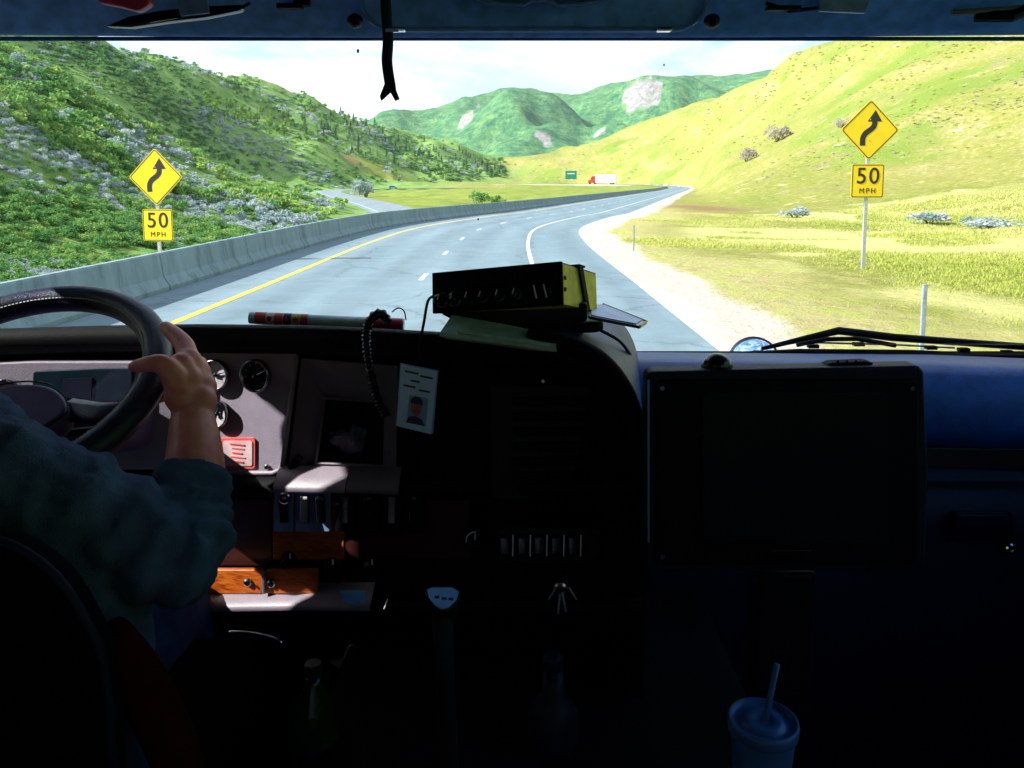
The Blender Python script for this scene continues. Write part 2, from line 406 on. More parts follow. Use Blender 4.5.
az = np.concatenate([np.linspace(-52, 52, 460), np.linspace(54, 306, 70)]); az = np.radians(az)
rad = np.concatenate([np.geomspace(2.5, 1250, 290), np.geomspace(1260, 4200, 70)])
nA, nR = len(az), len(rad)
A_, R_ = np.meshgrid(az, rad); X_ = (R_ * np.sin(A_)).ravel(); Y_ = (R_ * np.cos(A_)).ravel()
Z_, DM_, SM_, IM_, DO_ = ground_z(X_, Y_, True)
vs = np.c_[X_, Y_, Z_]; vs = np.r_[vs, [[0, 0, -.1]]]
i = np.arange(nR - 1)[:, None] * nA; j = np.arange(nA)[None]; j2 = (j + 1) % nA
faces = np.stack([i + j, i + j2, i + nA + j2, i + nA + j], -1).reshape(-1, 4)
me = bpy.data.meshes.new('ground')
nv = len(vs); c_ = nv - 1
me.vertices.add(nv); me.vertices.foreach_set('co', vs.astype(np.float32).ravel())
tri = np.stack([np.full(nA, c_), np.roll(np.arange(nA), -1), np.arange(nA)], -1)
loops = np.concatenate([faces.ravel(), tri.ravel()]); me.loops.add(len(loops)); me.loops.foreach_set('vertex_index', loops.astype(np.int32))
npoly = len(faces) + nA; me.polygons.add(npoly)
ls = np.concatenate([np.arange(len(faces)) * 4, len(faces) * 4 + np.arange(nA) * 3])
me.polygons.foreach_set('loop_start', ls.astype(np.int32))
me.polygons.foreach_set('use_smooth', np.ones(npoly, bool)); me.update(calc_edges=True); me.validate()
# what grows where (albedo zones, by place on the ground)
hx = np.hypot(X_, Y_)
side = np.where(SM_ < 0, 1.0, 0.0)
leftz = np.where((Y_ > 395) & (X_ < 60), sstep(0, 60, -X_ + .55 * (1100 - Y_) * 0 - 10 + np.clip((Y_ - 560) * .35, 0, 200)), side * sstep(6, 14, DM_))
leftz = np.where((Y_ > 700) & (X_ > -20 + (Y_ - 820) * .1), 0.0, leftz)
verge = np.where(SM_ > 0, sstep(6, 7, DM_) * (1 - sstep(8.3, 11.5, DM_ + 1.2 * vnoise(X_, Y_, 6, 31))), 0.0) * (1 - sstep(60, 110, Y_))
farm = sstep(1100, 1300, Y_)
LA_ = np.concatenate([[0], np.cumsum(np.hypot(*np.diff(CM, axis=0).T))])
pale = np.where((LA_[IM_] > 200 + 400) & (X_ > -75) & (X_ < 78) & (Y_ > 470), np.where(SM_ > 0, 1 - sstep(13, 22, DM_), 1 - sstep(16, 26, DM_)), 0.0)
meadow = np.zeros_like(X_)
for (qx, qy, qd, rr) in ((380, 168, 540, 42), (345, 160, 520, 26), (405, 172, 600, 40)):
    p = P(qx, qy, qd); meadow = np.maximum(meadow, 1 - sstep(.55, 1.1, np.hypot(X_ - p.x, Y_ - p.y) / rr + .25 * vnoise(X_, Y_, 15, 41)))
isl = (SM_ < 0) & (Y_ > 90) & (Y_ < 540) & (DM_ > 5) & (X_ > np.interp(Y_, [90, 130, 188, 270, 325, 370, 410, 460], [-10, -12, -26, -51, -66, -68, -55, 5]))
meadow = np.where(isl, 1.0, meadow)
redsoil = np.zeros_like(X_)
p = P(330, 150, 560); q = P(352, 165, 520)
tt = np.clip(((X_ - p.x) * (q.x - p.x) + (Y_ - p.y) * (q.y - p.y)) / ((q.x - p.x) ** 2 + (q.y - p.y) ** 2), 0, 1)
rs2 = P(703, 203, 88)
redsoil = np.maximum(1 - sstep(2, 7, np.hypot(X_ - rs2.x, (Y_ - rs2.y) * .5)), 1 - sstep(3, 9, np.hypot(X_ - p.x - tt * (q.x - p.x), Y_ - p.y - tt * (q.y - p.y))))
straw = np.where(SM_ > 0, sstep(.18, .45, vnoise(X_, Y_ * .55, 8, 91) + .4 * vnoise(X_, Y_, 2.6, 92)) * sstep(9.5, 12, DM_) * (1 - sstep(26, 42, DM_)), 0.0) * (Y_ < 70)
def attr(me, name, arr):
    a = me.attributes.new(name, 'FLOAT', 'POINT'); a.data.foreach_set('value', np.r_[arr, [0]].astype(np.float32))
for nm, ar in (('left', leftz), ('verge', verge), ('far', farm), ('pale', pale), ('meadow', meadow), ('redsoil', redsoil), ('straw', straw), ('grav', np.where(SM_ > 0, 1 - sstep(6.1, 8.3, DM_ + .45 * vnoise(X_, Y_, 3, 97)), 0.0))): attr(me, nm, ar)

def groundmat():
    m, nt, b = newmat('hillside_ground'); L = nt.links.new
    tc = N(nt, 'ShaderNodeTexCoord')
    def noise(s, d=6, r=.6, dist=0.0, vec=None):
        n = N(nt, 'ShaderNodeTexNoise'); n.inputs['Scale'].default_value = s; n.inputs['Detail'].default_value = d; n.inputs['Roughness'].default_value = r; n.inputs['Distortion'].default_value = dist
        L(vec or tc.outputs['Object'], n.inputs['Vector']); return n.outputs['Fac']
    def at(nm): a = N(nt, 'ShaderNodeAttribute'); a.attribute_name = nm; return a.outputs['Fac']
    def mixc(f, a, bb):
        x = N(nt, 'ShaderNodeMix', data_type='RGBA')
        if isinstance(f, float): x.inputs[0].default_value = f
        else: L(f, x.inputs[0])
        for s, v in ((6, a), (7, bb)):
            if isinstance(v, tuple): x.inputs[s].default_value = (*v, 1)
            else: L(v, x.inputs[s])
        return x.outputs[2]
    def mr(f, a, bb, lo=0., hi=1.):
        x = N(nt, 'ShaderNodeMapRange'); x.inputs[1].default_value = a; x.inputs[2].default_value = bb; x.inputs[3].default_value = lo; x.inputs[4].default_value = hi
        L(f, x.inputs[0]); return x.outputs[0]
    # right: dry yellow-green grass with green swales and straw patches
    mpg = N(nt, 'ShaderNodeMapping'); mpg.inputs['Rotation'].default_value = (0, 0, .5); mpg.inputs['Scale'].default_value = (1, .35, 1); L(tc.outputs['Object'], mpg.inputs[0])
    r1 = ramp(nt, [(.32, (.12, .19, .025)), (.43, (.20, .24, .04)), (.55, (.27, .26, .07)), (.68, (.37, .33, .16))])
    L(noise(.045, 9, .68, .3, mpg.outputs[0]), r1.inputs[0])
    r1b = ramp(nt, [(.35, (.11, .16, .025)), (.5, (.23, .24, .06)), (.64, (.42, .38, .19))])
    L(noise(1.3, 7, .7), r1b.inputs[0])
    right = mixc(.5, r1.outputs[0], r1b.outputs[0])
    right = mixc(mr(noise(.055, 9, .74), .57, .64, 0, .75), right, (.24, .20, .13))
    right = mixc(mr(noise(.021, 6, .6), .54, .60, 0, .7), right, (.14, .23, .03))
    right = mixc(mr(noise(.24, 8, .7), .61, .67, 0, .9), right, (.58, .52, .36))       # grey brush stains
    # left: green scrub, grey-blue sage, olive
    r2 = ramp(nt, [(.32, (.05, .15, .05)), (.46, (.13, .29, .06)), (.56, (.27, .38, .09)), (.70, (.26, .42, .36))])
    L(noise(.16, 9, .72, .2), r2.inputs[0])
    r2b = ramp(nt, [(.35, (.05, .12, .03)), (.52, (.15, .26, .05)), (.66, (.24, .34, .28))])
    L(noise(.9, 8, .75), r2b.inputs[0])
    leftc = mixc(.5, r2.outputs[0], r2b.outputs[0])
    col = mixc(at('left'), right, leftc)
    # meadow
    r3 = ramp(nt, [(.35, (.12, .19, .03)), (.6, (.24, .28, .06))]); L(noise(.12, 8, .7), r3.inputs[0])
    col = mixc(at('meadow'), col, r3.outputs[0])
    # far mountain: blue green forest with rock
    r4 = ramp(nt, [(.40, (.018, .085, .050)), (.5, (.06, .17, .075)), (.58, (.14, .26, .09))]); L(noise(.05, 12, .86), r4.inputs[0])
    rock = mixc(mr(noise(.0105, 8, .62, .4), .68, .72), r4.outputs[0], (.24, .24, .24))
    col = mixc(at('far'), col, rock)
    col = mixc(mr(at('rockmask'), .3, .7), col, mixc(mr(noise(.09, 8, .8), .42, .6), (.17, .18, .17), (.36, .34, .33)))
    # verge
    r5 = ramp(nt, [(.35, (.33, .30, .12)), (.47, (.40, .36, .17)), (.60, (.36, .40, .10))]); L(noise(.8, 8, .72), r5.inputs[0])
    col = mixc(at('verge'), col, r5.outputs[0])
    gm = N(nt, 'ShaderNodeMath', operation='MULTIPLY_ADD'); gm.inputs[1].default_value = 1.6; L(at('grav'), gm.inputs[0]); gn = N(nt, 'ShaderNodeMath', operation='MULTIPLY_ADD'); gn.inputs[1].default_value = 1.5; gn.inputs[2].default_value = -1.05; L(noise(2.6, 9, .75), gn.inputs[0]); L(gn.outputs[0], gm.inputs[2])
    r6 = ramp(nt, [(.35, (.44, .385, .32)), (.6, (.62, .56, .48))]); L(noise(9, 8, .75), r6.inputs[0])
    col = mixc(mr(gm.outputs[0], .25, .7), col, r6.outputs[0])
    col = mixc(mr(at('straw'), 0, 1, 0, .6), col, (.62, .60, .26))
    col = mixc(at('pale'), col, (.48, .44, .38))
    col = mixc(mr(at('redsoil'), 0, 1, 0, .7), col, (.24, .12, .09))
    L(col, b.inputs['Base Color']); b.inputs['Roughness'].default_value = 1.0; b.inputs['Specular IOR Level'].default_value = 0.1
    bp = N(nt, 'ShaderNodeBump'); bp.inputs['Strength'].default_value = .8; bp.inputs['Distance'].default_value = .35
    L(noise(2.2, 8, .7), bp.inputs['Height']); L(bp.outputs[0], b.inputs['Normal'])
    return m
me.materials.append(groundmat())
go = bpy.data.objects.new('ground', me); COL.objects.link(go); tag(go, kind='structure')

def ribbon(c, z, nn, offs, dz, i0=0, i1=None, dashes=None):
    """sheet following a centre line; offs: lateral offsets"""
    i1 = len(c) if i1 is None else i1; mb = MB()
    rows = [[Vector((c[k, 0] + nn[k, 0] * o, c[k, 1] + nn[k, 1] * o, z[k] + dz)) for o in offs] for k in range(i0, i1)]
    mb.grid(rows); return mb
def asphalt(name, c1, c2):
    m, nt, b = newmat(name); L = nt.links.new
    tc = N(nt, 'ShaderNodeTexCoord')
    n1 = N(nt, 'ShaderNodeTexNoise'); n1.inputs['Scale'].default_value = .35; n1.inputs['Detail'].default_value = 8; n1.inputs['Roughness'].default_value = .65
    mp = N(nt, 'ShaderNodeMapping'); mp.inputs['Scale'].default_value = (1.6, .12, 1); L(tc.outputs['Object'], mp.inputs[0]); L(mp.outputs[0], n1.inputs['Vector'])
    n2 = N(nt, 'ShaderNodeTexNoise'); n2.inputs['Scale'].default_value = 40; n2.inputs['Detail'].default_value = 4; L(tc.outputs['Object'], n2.inputs['Vector'])
    ad = N(nt, 'ShaderNodeMath', operation='MULTIPLY_ADD'); ad.inputs[1].default_value = .35; L(n2.outputs['Fac'], ad.inputs[0]); 
    s = N(nt, 'ShaderNodeMath', operation='MULTIPLY'); s.inputs[1].default_value = .65; L(n1.outputs['Fac'], s.inputs[0]); L(s.outputs[0], ad.inputs[2])
    r = ramp(nt, [(.36, c1), (.62, c2)]); L(ad.outputs[0], r.inputs[0]); 
    la = N(nt, 'ShaderNodeAttribute'); la.attribute_name = 'lat'
    wv = N(nt, 'ShaderNodeMath', operation='SINE'); k_ = N(nt, 'ShaderNodeMath', operation='MULTIPLY_ADD'); k_.inputs[1].default_value = 2 * PI / 1.83; k_.inputs[2].default_value = 1.2
    L(la.outputs['Fac'], k_.inputs[0]); L(k_.outputs[0], wv.inputs[0])
    n3 = N(nt, 'ShaderNodeTexNoise'); n3.inputs['Scale'].default_value = 1.1; n3.inputs['Detail'].default_value = 9; n3.inputs['Roughness'].default_value = .72; L(tc.outputs['Object'], n3.inputs['Vector'])
    q1 = N(nt, 'ShaderNodeMath', operation='MULTIPLY_ADD'); q1.inputs[1].default_value = .075; q1.inputs[2].default_value = .56; L(wv.outputs[0], q1.inputs[0])
    q2 = N(nt, 'ShaderNodeMath', operation='MULTIPLY_ADD'); q2.inputs[1].default_value = .75; L(n3.outputs['Fac'], q2.inputs[0]); L(q1.outputs[0], q2.inputs[2])
    vo = N(nt, 'ShaderNodeTexVoronoi', feature='DISTANCE_TO_EDGE'); vo.inputs['Scale'].default_value = .22; vo.inputs['Randomness'].default_value = 1
    va = N(nt, 'ShaderNodeVectorMath', operation='MULTIPLY_ADD'); va.inputs[1].default_value = (1.1, 1.1, 1.1); L(n3.outputs['Color'], va.inputs[0]); L(tc.outputs['Object'], va.inputs[2]); L(va.outputs[0], vo.inputs['Vector'])
    ck = N(nt, 'ShaderNodeMapRange'); ck.inputs[1].default_value = .002; ck.inputs[2].default_value = .012; ck.inputs[3].default_value = .72; L(vo.outputs['Distance'], ck.inputs[0])
    q3 = N(nt, 'ShaderNodeMath', operation='MULTIPLY'); L(q2.outputs[0], q3.inputs[0]); L(ck.outputs[0], q3.inputs[1])
    sc_ = N(nt, 'ShaderNodeVectorMath', operation='SCALE'); L(r.outputs[0], sc_.inputs[0]); L(q3.outputs[0], sc_.inputs['Scale']); L(sc_.outputs[0], b.inputs['Base Color'])
    b.inputs['Roughness'].default_value = .8; b.inputs['Specular IOR Level'].default_value = .3
    bp = N(nt, 'ShaderNodeBump'); bp.inputs['Strength'].default_value = .3; bp.inputs['Distance'].default_value = .01; L(n2.outputs['Fac'], bp.inputs['Height']); L(bp.outputs[0], b.inputs['Normal'])
    return m
M['asphalt'] = asphalt('worn_asphalt', (.12, .185, .225), (.175, .25, .295))
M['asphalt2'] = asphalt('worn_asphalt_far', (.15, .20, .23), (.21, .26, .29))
M['gravel'] = plain('pale_gravel', (.53, .475, .40), .95, var=.22, scale=5, bump=.9, bscale=14, spec=.1)
M['darkstrip'] = plain('road_dark_strip', (.03, .04, .045), .7, bump=0)
M['linewhite'] = plain('road_paint_white', (.62, .63, .62), .7, var=.2, scale=3, bump=0)
M['lineyellow'] = plain('road_paint_yellow', (.60, .42, .05), .7, var=.2, scale=3, bump=0)
ro_ = ribbon(CM, ZM, NM, [-5.4, -2.7, 0, 2.7, 5.35], 0).build('road', M['asphalt'], smooth=True); tag(ro_, kind='structure')
a_ = ro_.data.attributes.new('lat', 'FLOAT', 'POINT'); a_.data.foreach_set('value', np.tile(np.array([-5.4, -2.7, 0, 2.7, 5.35], np.float32), len(CM)))
tag(ribbon(CO, ZO, NO, [-5.2, 0, 5.2], -.02).build('opposite_road', M['asphalt2'], smooth=True), kind='structure')
tag(ribbon(CM, ZM, NM, [-3.62, -3.44], .005).build('yellow_edge_line', M['lineyellow']), kind='structure')
tag(ribbon(CM, ZM, NM, [2.92, 3.05], .005).build('white_edge_line', M['linewhite']), kind='structure')
mb = MB()
LM = np.concatenate([[0], np.cumsum(np.hypot(*np.diff(CM, axis=0).T))])
def at_s(c, z, nn, Ls, s, o, dz):
    f = lambda a: np.interp(s, Ls, a)
    return Vector((f(c[:, 0]) + f(nn[:, 0]) * o, f(c[:, 1]) + f(nn[:, 1]) * o, f(z) + dz))
s0 = 200 + 20.0
for k in range(-3, 30):
    a = s0 + k * 7.3
    mb.grid([[at_s(CM, ZM, NM, LM, a + t, o, .005) for o in (-.0, .12)] for t in (0, .75, 1.5)])
tag(mb.build('lane_dashes', M['linewhite']), kind='structure')
# gravel shoulder with an uneven outer edge
mb = MB(); rows = []
sg_ = np.concatenate([np.arange(195, 300, .35), np.arange(300, LM[-1] - 1, 2.0)])
gw = .62 + .2 * vnoise(sg_, sg_ * 0, 6, 51) + .28 * vnoise(sg_, sg_ * 0, 1.9, 52) + .16 * vnoise(sg_, sg_ * 0, .8, 53)
gw = np.maximum(gw, .3)
for k, s_ in enumerate(sg_):
    rows.append([at_s(CM, ZM, NM, LM, s_, 5.34 + o, dz) for o, dz in ((0, -.004), (gw[k] * .5, -.02), (gw[k], -.075), (gw[k] + .25, -.13))])
mb.grid(rows); tag(mb.build('gravel_shoulder', M['gravel'], smooth=True), kind='structure')
tag(MB().grid([[Vector((-5.95, 25.9, .006)), Vector((-5.95, 26.15, .006))], [Vector((-4.6, 25.95, .006)), Vector((-4.6, 26.2, .006))]]).build('dark_strip', M['darkstrip']), kind='structure')  # thin dark strip across the left shoulder
# opposite road edge lines
tag(ribbon(CO, ZO, NO, [-3.7, -3.55], -.012).build('opposite_edge_line', M['linewhite']), kind='structure')
# concrete barrier
def concrete():
    m, nt, b = newmat('stained_concrete'); L = nt.links.new
    tc = N(nt, 'ShaderNodeTexCoord'); mp = N(nt, 'ShaderNodeMapping'); mp.inputs['Scale'].default_value = (1, 1, .22); L(tc.outputs['Object'], mp.inputs[0])
    n = N(nt, 'ShaderNodeTexNoise'); n.inputs['Scale'].default_value = 2.2; n.inputs['Detail'].default_value = 9; n.inputs['Roughness'].default_value = .7; L(mp.outputs[0], n.inputs['Vector'])
    r = ramp(nt, [(.30, (.09, .135, .165)), (.46, (.17, .255, .31)), (.68, (.23, .33, .39))]); L(n.outputs['Fac'], r.inputs[0]); L(r.outputs[0], b.inputs['Base Color'])
    b.inputs['Roughness'].default_value = .9
    n2 = N(nt, 'ShaderNodeTexNoise'); n2.inputs['Scale'].default_value = 30; L(tc.outputs['Object'], n2.inputs['Vector'])
    bp = N(nt, 'ShaderNodeBump'); bp.inputs['Strength'].default_value = .4; bp.inputs['Distance'].default_value = .02; L(n2.outputs['Fac'], bp.inputs['Height']); L(bp.outputs[0], b.inputs['Normal'])
    return m
M['concrete'] = concrete()
prof = [(.30, -.12), (.30, .08), (.16, .30), (.085, .80), (.06, .84), (-.06, .84), (-.085, .80), (-.16, .30), (-.30, .08), (-.30, -.9)]
mb = MB(); rows = []
k0 = np.argmin(np.abs(LM - 170)); s = LM[k0]; end = 200 + 395.0
while s < end:
    for ds, sc in ((0.0, .88), (.03, .88), (.034, 1.0), (3.0, 1.0), (5.96, 1.0), (5.966, .88)) if s < 330 else ((0.03, 1.0), (3, 1.0)):
        rows.append([at_s(CM, ZM, NM, LM, s + ds, -5.75 + o * sc, h * (1 if sc == 1 else .985)) for o, h in prof])
    s += 6.0
mb.grid(rows); bar = mb.build('concrete_barrier', M['concrete'])
tag(bar, 'long stained concrete median barrier curving along the left edge of the road', 'barrier')

# ------------------------------------------------------------------ vegetation
ELEV = (Z_.reshape(nR, nA) - EYE) / R_; NF = 460
def ground_hit(px, py):
    """first point of the ground on the line of sight through a pixel"""
    px = np.atleast_1d(np.asarray(px, float)); py = np.atleast_1d(np.asarray(py, float))
    a_ = (px - 512) / FPX; b_ = (CY - py) / FPX
    dy = b_ * math.sin(PITCH) + math.cos(PITCH); dz = b_ * math.cos(PITCH) - math.sin(PITCH)
    azp = np.arctan2(a_, dy); el = dz / np.hypot(a_, dy)
    j = np.clip(np.round((azp - az[0]) / (az[1] - az[0])).astype(int), 0, NF - 1)
    hit = ELEV[:, j] >= el[None]; k = hit.argmax(0); ok = hit.any(0) & (k > 1)
    k0 = np.maximum(k - 1, 0); c = np.arange(len(j)); e1_, e0_ = ELEV[k, j], ELEV[k0, j]
    t = np.clip((el - e0_) / np.maximum(e1_ - e0_, 1e-6), 0, 1); r = rad[k0] + (rad[k] - rad[k0]) * t
    x = r * np.sin(azp); y = r * np.cos(azp); return x, y, EYE + el * r, ok, r
def leafmat(name, c1, c2, c3, tr=.35):
    m, nt, b = newmat(name); L = nt.links.new
    a = N(nt, 'ShaderNodeAttribute'); a.attribute_name = 'tint'
    oi = N(nt, 'ShaderNodeObjectInfo'); ad = N(nt, 'ShaderNodeMath', operation='MULTIPLY_ADD'); ad.inputs[1].default_value = .25; L(oi.outputs['Random'], ad.inputs[0]); L(a.outputs['Fac'], ad.inputs[2])
    r = ramp(nt, [(.1, c1), (.55, c2), (1.0, c3)]); L(ad.outputs[0], r.inputs[0]); L(r.outputs[0], b.inputs['Base Color'])
    b.inputs['Roughness'].default_value = .8; b.inputs['Specular IOR Level'].default_value = .15
    t = N(nt, 'ShaderNodeBsdfTranslucent'); L(r.outputs[0], t.inputs[0])
    mx = N(nt, 'ShaderNodeMixShader'); mx.inputs[0].default_value = tr
    L(b.outputs[0], mx.inputs[1]); L(t.outputs[0], mx.inputs[2]); L(mx.outputs[0], nt.nodes['Material Output'].inputs[0])
    return m
M['leafgreen'] = leafmat('scrub_leaves', (.025, .13, .055), (.14, .33, .09), (.34, .48, .13))
M['leafsage'] = leafmat('sage_leaves', (.20, .31, .31), (.34, .44, .46), (.50, .56, .58), .4)
M['leafdark'] = leafmat('conifer_leaves', (.02, .07, .035), (.045, .13, .05), (.08, .18, .06), .25)
M['leafbright'] = leafmat('aspen_leaves', (.10, .24, .03), (.18, .36, .05), (.28, .44, .08))
M['leafdry'] = leafmat('dry_grass_blades', (.34, .42, .08), (.46, .51, .12), (.66, .65, .28), .5)
M['leafbrush'] = leafmat('bare_brush_twigs', (.38, .35, .30), (.48, .44, .38), (.58, .54, .45), .55)
M['bark'] = plain('bark', (.10, .075, .055), .9, bump=.4)
def leafcloud(n, shape, size, seed, upr=0.0):
    """n little quads spread through the volume given by shape(rng)->point in unit space"""
    g = np.random.default_rng(seed); V = np.empty((n, 4, 3)); T = np.empty((n, 4))
    for k in range(n):
        c, t = shape(g); s = size * g.uniform(.6, 1.35)
        u = g.normal(size=3); u /= np.linalg.norm(u); w_ = np.cross(u, g.normal(size=3)); w_ /= np.linalg.norm(w_)
        V[k] = [c - u * s - w_ * s * .6, c + u * s * .2 - w_ * s * .9, c + u * s + w_ * s * .6, c - u * s * .2 + w_ * s * .9]; T[k] = np.clip(t + g.normal() * .12, 0, 1)
    return V.reshape(-1, 3), T.ravel()
def bush_shape(lobes):
    def f(g):
        l = lobes[g.integers(len(lobes))]
        v = g.normal(size=3); v /= np.linalg.norm(v); v[2] = abs(v[2]) * 1.15 + .1 * v[2]
        r = g.uniform(.55, 1.0) ** .6
        p = np.array(l[:3]) + v * r * l[3]
        return np.array([p[0], p[1], max(p[2], .0)]), l[4]
    return f
def make_lobes(seed, n=6):
    g = np.random.default_rng(seed)
    return [(g.uniform(-.5, .5), g.uniform(-.5, .5), g.uniform(.12, .55), g.uniform(.28, .5), g.uniform(.1, .9)) for _ in range(n)]
def quads_mesh(name, V, T, mat):
    me = bpy.data.meshes.new(name); n = len(V) // 4
    me.vertices.add(len(V)); me.vertices.foreach_set('co', V.astype(np.float32).ravel())
    me.loops.add(len(V)); me.loops.foreach_set('vertex_index', np.arange(len(V), dtype=np.int32))
    me.polygons.add(n); me.polygons.foreach_set('loop_start', (np.arange(n) * 4).astype(np.int32))
    me.update(calc_edges=True)
    a = me.attributes.new('tint', 'FLOAT', 'POINT'); a.data.foreach_set('value', T.astype(np.float32))
    me.materials.append(mat); return me
BUSH_HI = [leafcloud(380, bush_shape(make_lobes(s, 8)), .066, s) for s in range(60, 66)]
BUSH_LO = [leafcloud(110, bush_shape(make_lobes(s, 6)), .13, s) for s in range(70, 78)]
def scatter(name, pts, sizes, tints, lib, mat, flat=1.0):
    Vs = []; Ts = []
    for k, (p, s, t) in enumerate(zip(pts, sizes, tints)):
        V, T = lib[k % len(lib)]; a = rng.uniform(0, 2 * PI); c, sn = math.cos(a), math.sin(a)
        R = np.array([[c, -sn, 0], [sn, c, 0], [0, 0, 1]])
        Vs.append((V * np.array([s, s * rng.uniform(.8, 1.2), s * flat * rng.uniform(.7, 1.15)])) @ R.T + p); Ts.append(np.clip(T * .6 + t * .5, 0, 1))
    me = quads_mesh(name, np.concatenate(Vs), np.concatenate(Ts), mat)
    return link(name, me)
def in_view(x, y, z, m=60):
    k = y * math.cos(PITCH) - (z - EYE) * math.sin(PITCH); u = y * math.sin(PITCH) + (z - EYE) * math.cos(PITCH)
    px = 512 + FPX * x / np.maximum(k, .1); py = CY - FPX * u / np.maximum(k, .1)
    return (k > 1) & (px > -m) & (px < 1024 + m) & (py > -m) & (py < 420), px, py
rk = np.zeros(nA * nR)
for q_ in ((632, 98, 24), (640, 92, 30), (650, 94, 30), (645, 86, 24), (656, 88, 18), (636, 104, 14), (468, 116, 20), (474, 110, 16), (462, 124, 16), (478, 105, 12), (540, 136, 16), (548, 141, 12), (600, 130, 12), (520, 118, 9)):
    hx_, hy_, hz_, ok_, r_ = ground_hit(q_[0], q_[1])
    if ok_[0] and hy_[0] > 1000: rk = np.maximum(rk, 1 - sstep(.6, 1.15, np.hypot(X_ - hx_[0], (Y_ - hy_[0]) * .6) / q_[2] + .35 * vnoise(X_, Y_, 14, 95)))
attr(go.data, 'rockmask', rk)
LEFT_POLY = [(-60, 30), (125, 30), (250, 76), (370, 116), (450, 143), (505, 162), (505, 178), (440, 182), (345, 188), (322, 192), (345, 205), (312, 236), (150, 268), (0, 300), (-60, 310)]
def in_poly(px, py, poly):
    c = np.zeros(len(px), bool); n = len(poly)
    for i in range(n):
        (x1, y1), (x2, y2) = poly[i], poly[i - 1]
        f = ((y1 > py) != (y2 > py)) & (px < (x2 - x1) * (py - y1) / ((y2 - y1) if y2 != y1 else 1e-9) + x1); c ^= f
    return c
def sample_left(n, rmin, rmax, seed):
    g = np.random.default_rng(seed); px = g.uniform(-60, 520, n); py = g.uniform(30, 310, n)
    x, y, z, ok, r = ground_hit(px, py); ok &= in_poly(px, py, LEFT_POLY) & (r > rmin) & (r < rmax)
    x, y, z, px, py = (q[ok] for q in (x, y, z, px, py))
    _, dm, sm, im, do = ground_z(x, y, True); ok = (do > 7) & (dm > 8)
    x, y = x[ok], y[ok]; return x, y, ground_z(x, y), px[ok], py[ok]
x, y, z, px, py = sample_left(17000, 22, 190, 5)
dens = .55 + .6 * vnoise(x, y, 14, 61) + .3 * vnoise(x, y, 5, 62)
k = rng.random(len(x)) < np.clip(dens, .25, 1) * .8; x, y, z = x[k], y[k], z[k]
sage = vnoise(x, y, 11, 63) + .5 * vnoise(x, y, 4, 64) + rng.normal(size=len(x)) * .35 > .16
size = rng.uniform(.3, .95, len(x)) * np.where(sage, .85, 1.1) * np.clip(np.hypot(x, y) / 80, .75, 1.7); tint = np.clip(.42 + .55 * vnoise(x, y, 18, 65) + rng.normal(size=len(x)) * .28, 0, 1)
# the nearest big shrubs are objects of their own
order = np.argsort(-size / np.hypot(x, y)); ind = order[:70]; rest = np.setdiff1d(np.arange(len(x)), ind)
pts = np.c_[x, y, z - .05]
for nm, mk, mt in (('hillside_scrub', ~sage, 'leafgreen'), ('hillside_sagebrush', sage, 'leafsage')):
    r_ = rest[mk[rest]]; n_ = np.hypot(x[r_], y[r_]) < 95
    o = scatter(nm, pts[r_[n_]], size[r_[n_]], tint[r_[n_]], BUSH_HI, M[mt]); tag(o, kind='stuff')
    o = scatter(nm + '_upslope', pts[r_[~n_]], size[r_[~n_]] * 1.15, tint[r_[~n_]], BUSH_LO, M[mt]); tag(o, kind='stuff')
def make_shrub(name, seed, mt, label, cat, group=None, n=420, size=.07):
    root = thing(name, (0, 0, 0), label, cat, group)
    V, T = leafcloud(n, bush_shape(make_lobes(seed, 8)), size, seed)
    o = link('foliage', quads_mesh('foliage', V, T, M[mt]), root)
    mb = MB(); g = random.Random(seed)
    for k in range(5):
        a = g.uniform(0, 2 * PI); mb.tube([(0, 0, -.15), (.12 * math.cos(a), .12 * math.sin(a), .2), (.34 * math.cos(a), .34 * math.sin(a), .5)], [.03, .022, .01], 5)
    mb.build('stem', M['bark'], root, world=False)
    return root
gl = 'low green scrub shrub among many on the steep slope behind the barrier'
sl = 'low grey-blue sagebrush among many on the steep slope behind the barrier'
protos = [make_shrub('green_shrub', 80 + q, 'leafgreen', gl, 'shrub', 'green shrubs on the left slope') for q in range(2)] + [make_shrub('sage_shrub', 84 + q, 'leafsage', sl, 'shrub', 'sagebrushes on the left slope') for q in range(2)]
used = [False] * 4
for k in ind:
    q = (2 if sage[k] else 0) + random.randrange(2); s = size[k] * 1.15; L_ = (x[k], y[k], z[k] - .05); rz = random.uniform(0, 6.28)
    if not used[q]:
        used[q] = True; protos[q].location = L_; protos[q].scale = (s,) * 3; protos[q].rotation_euler = (0, 0, rz)
    else: dup(protos[q], L_, rotz=rz, scale=s)
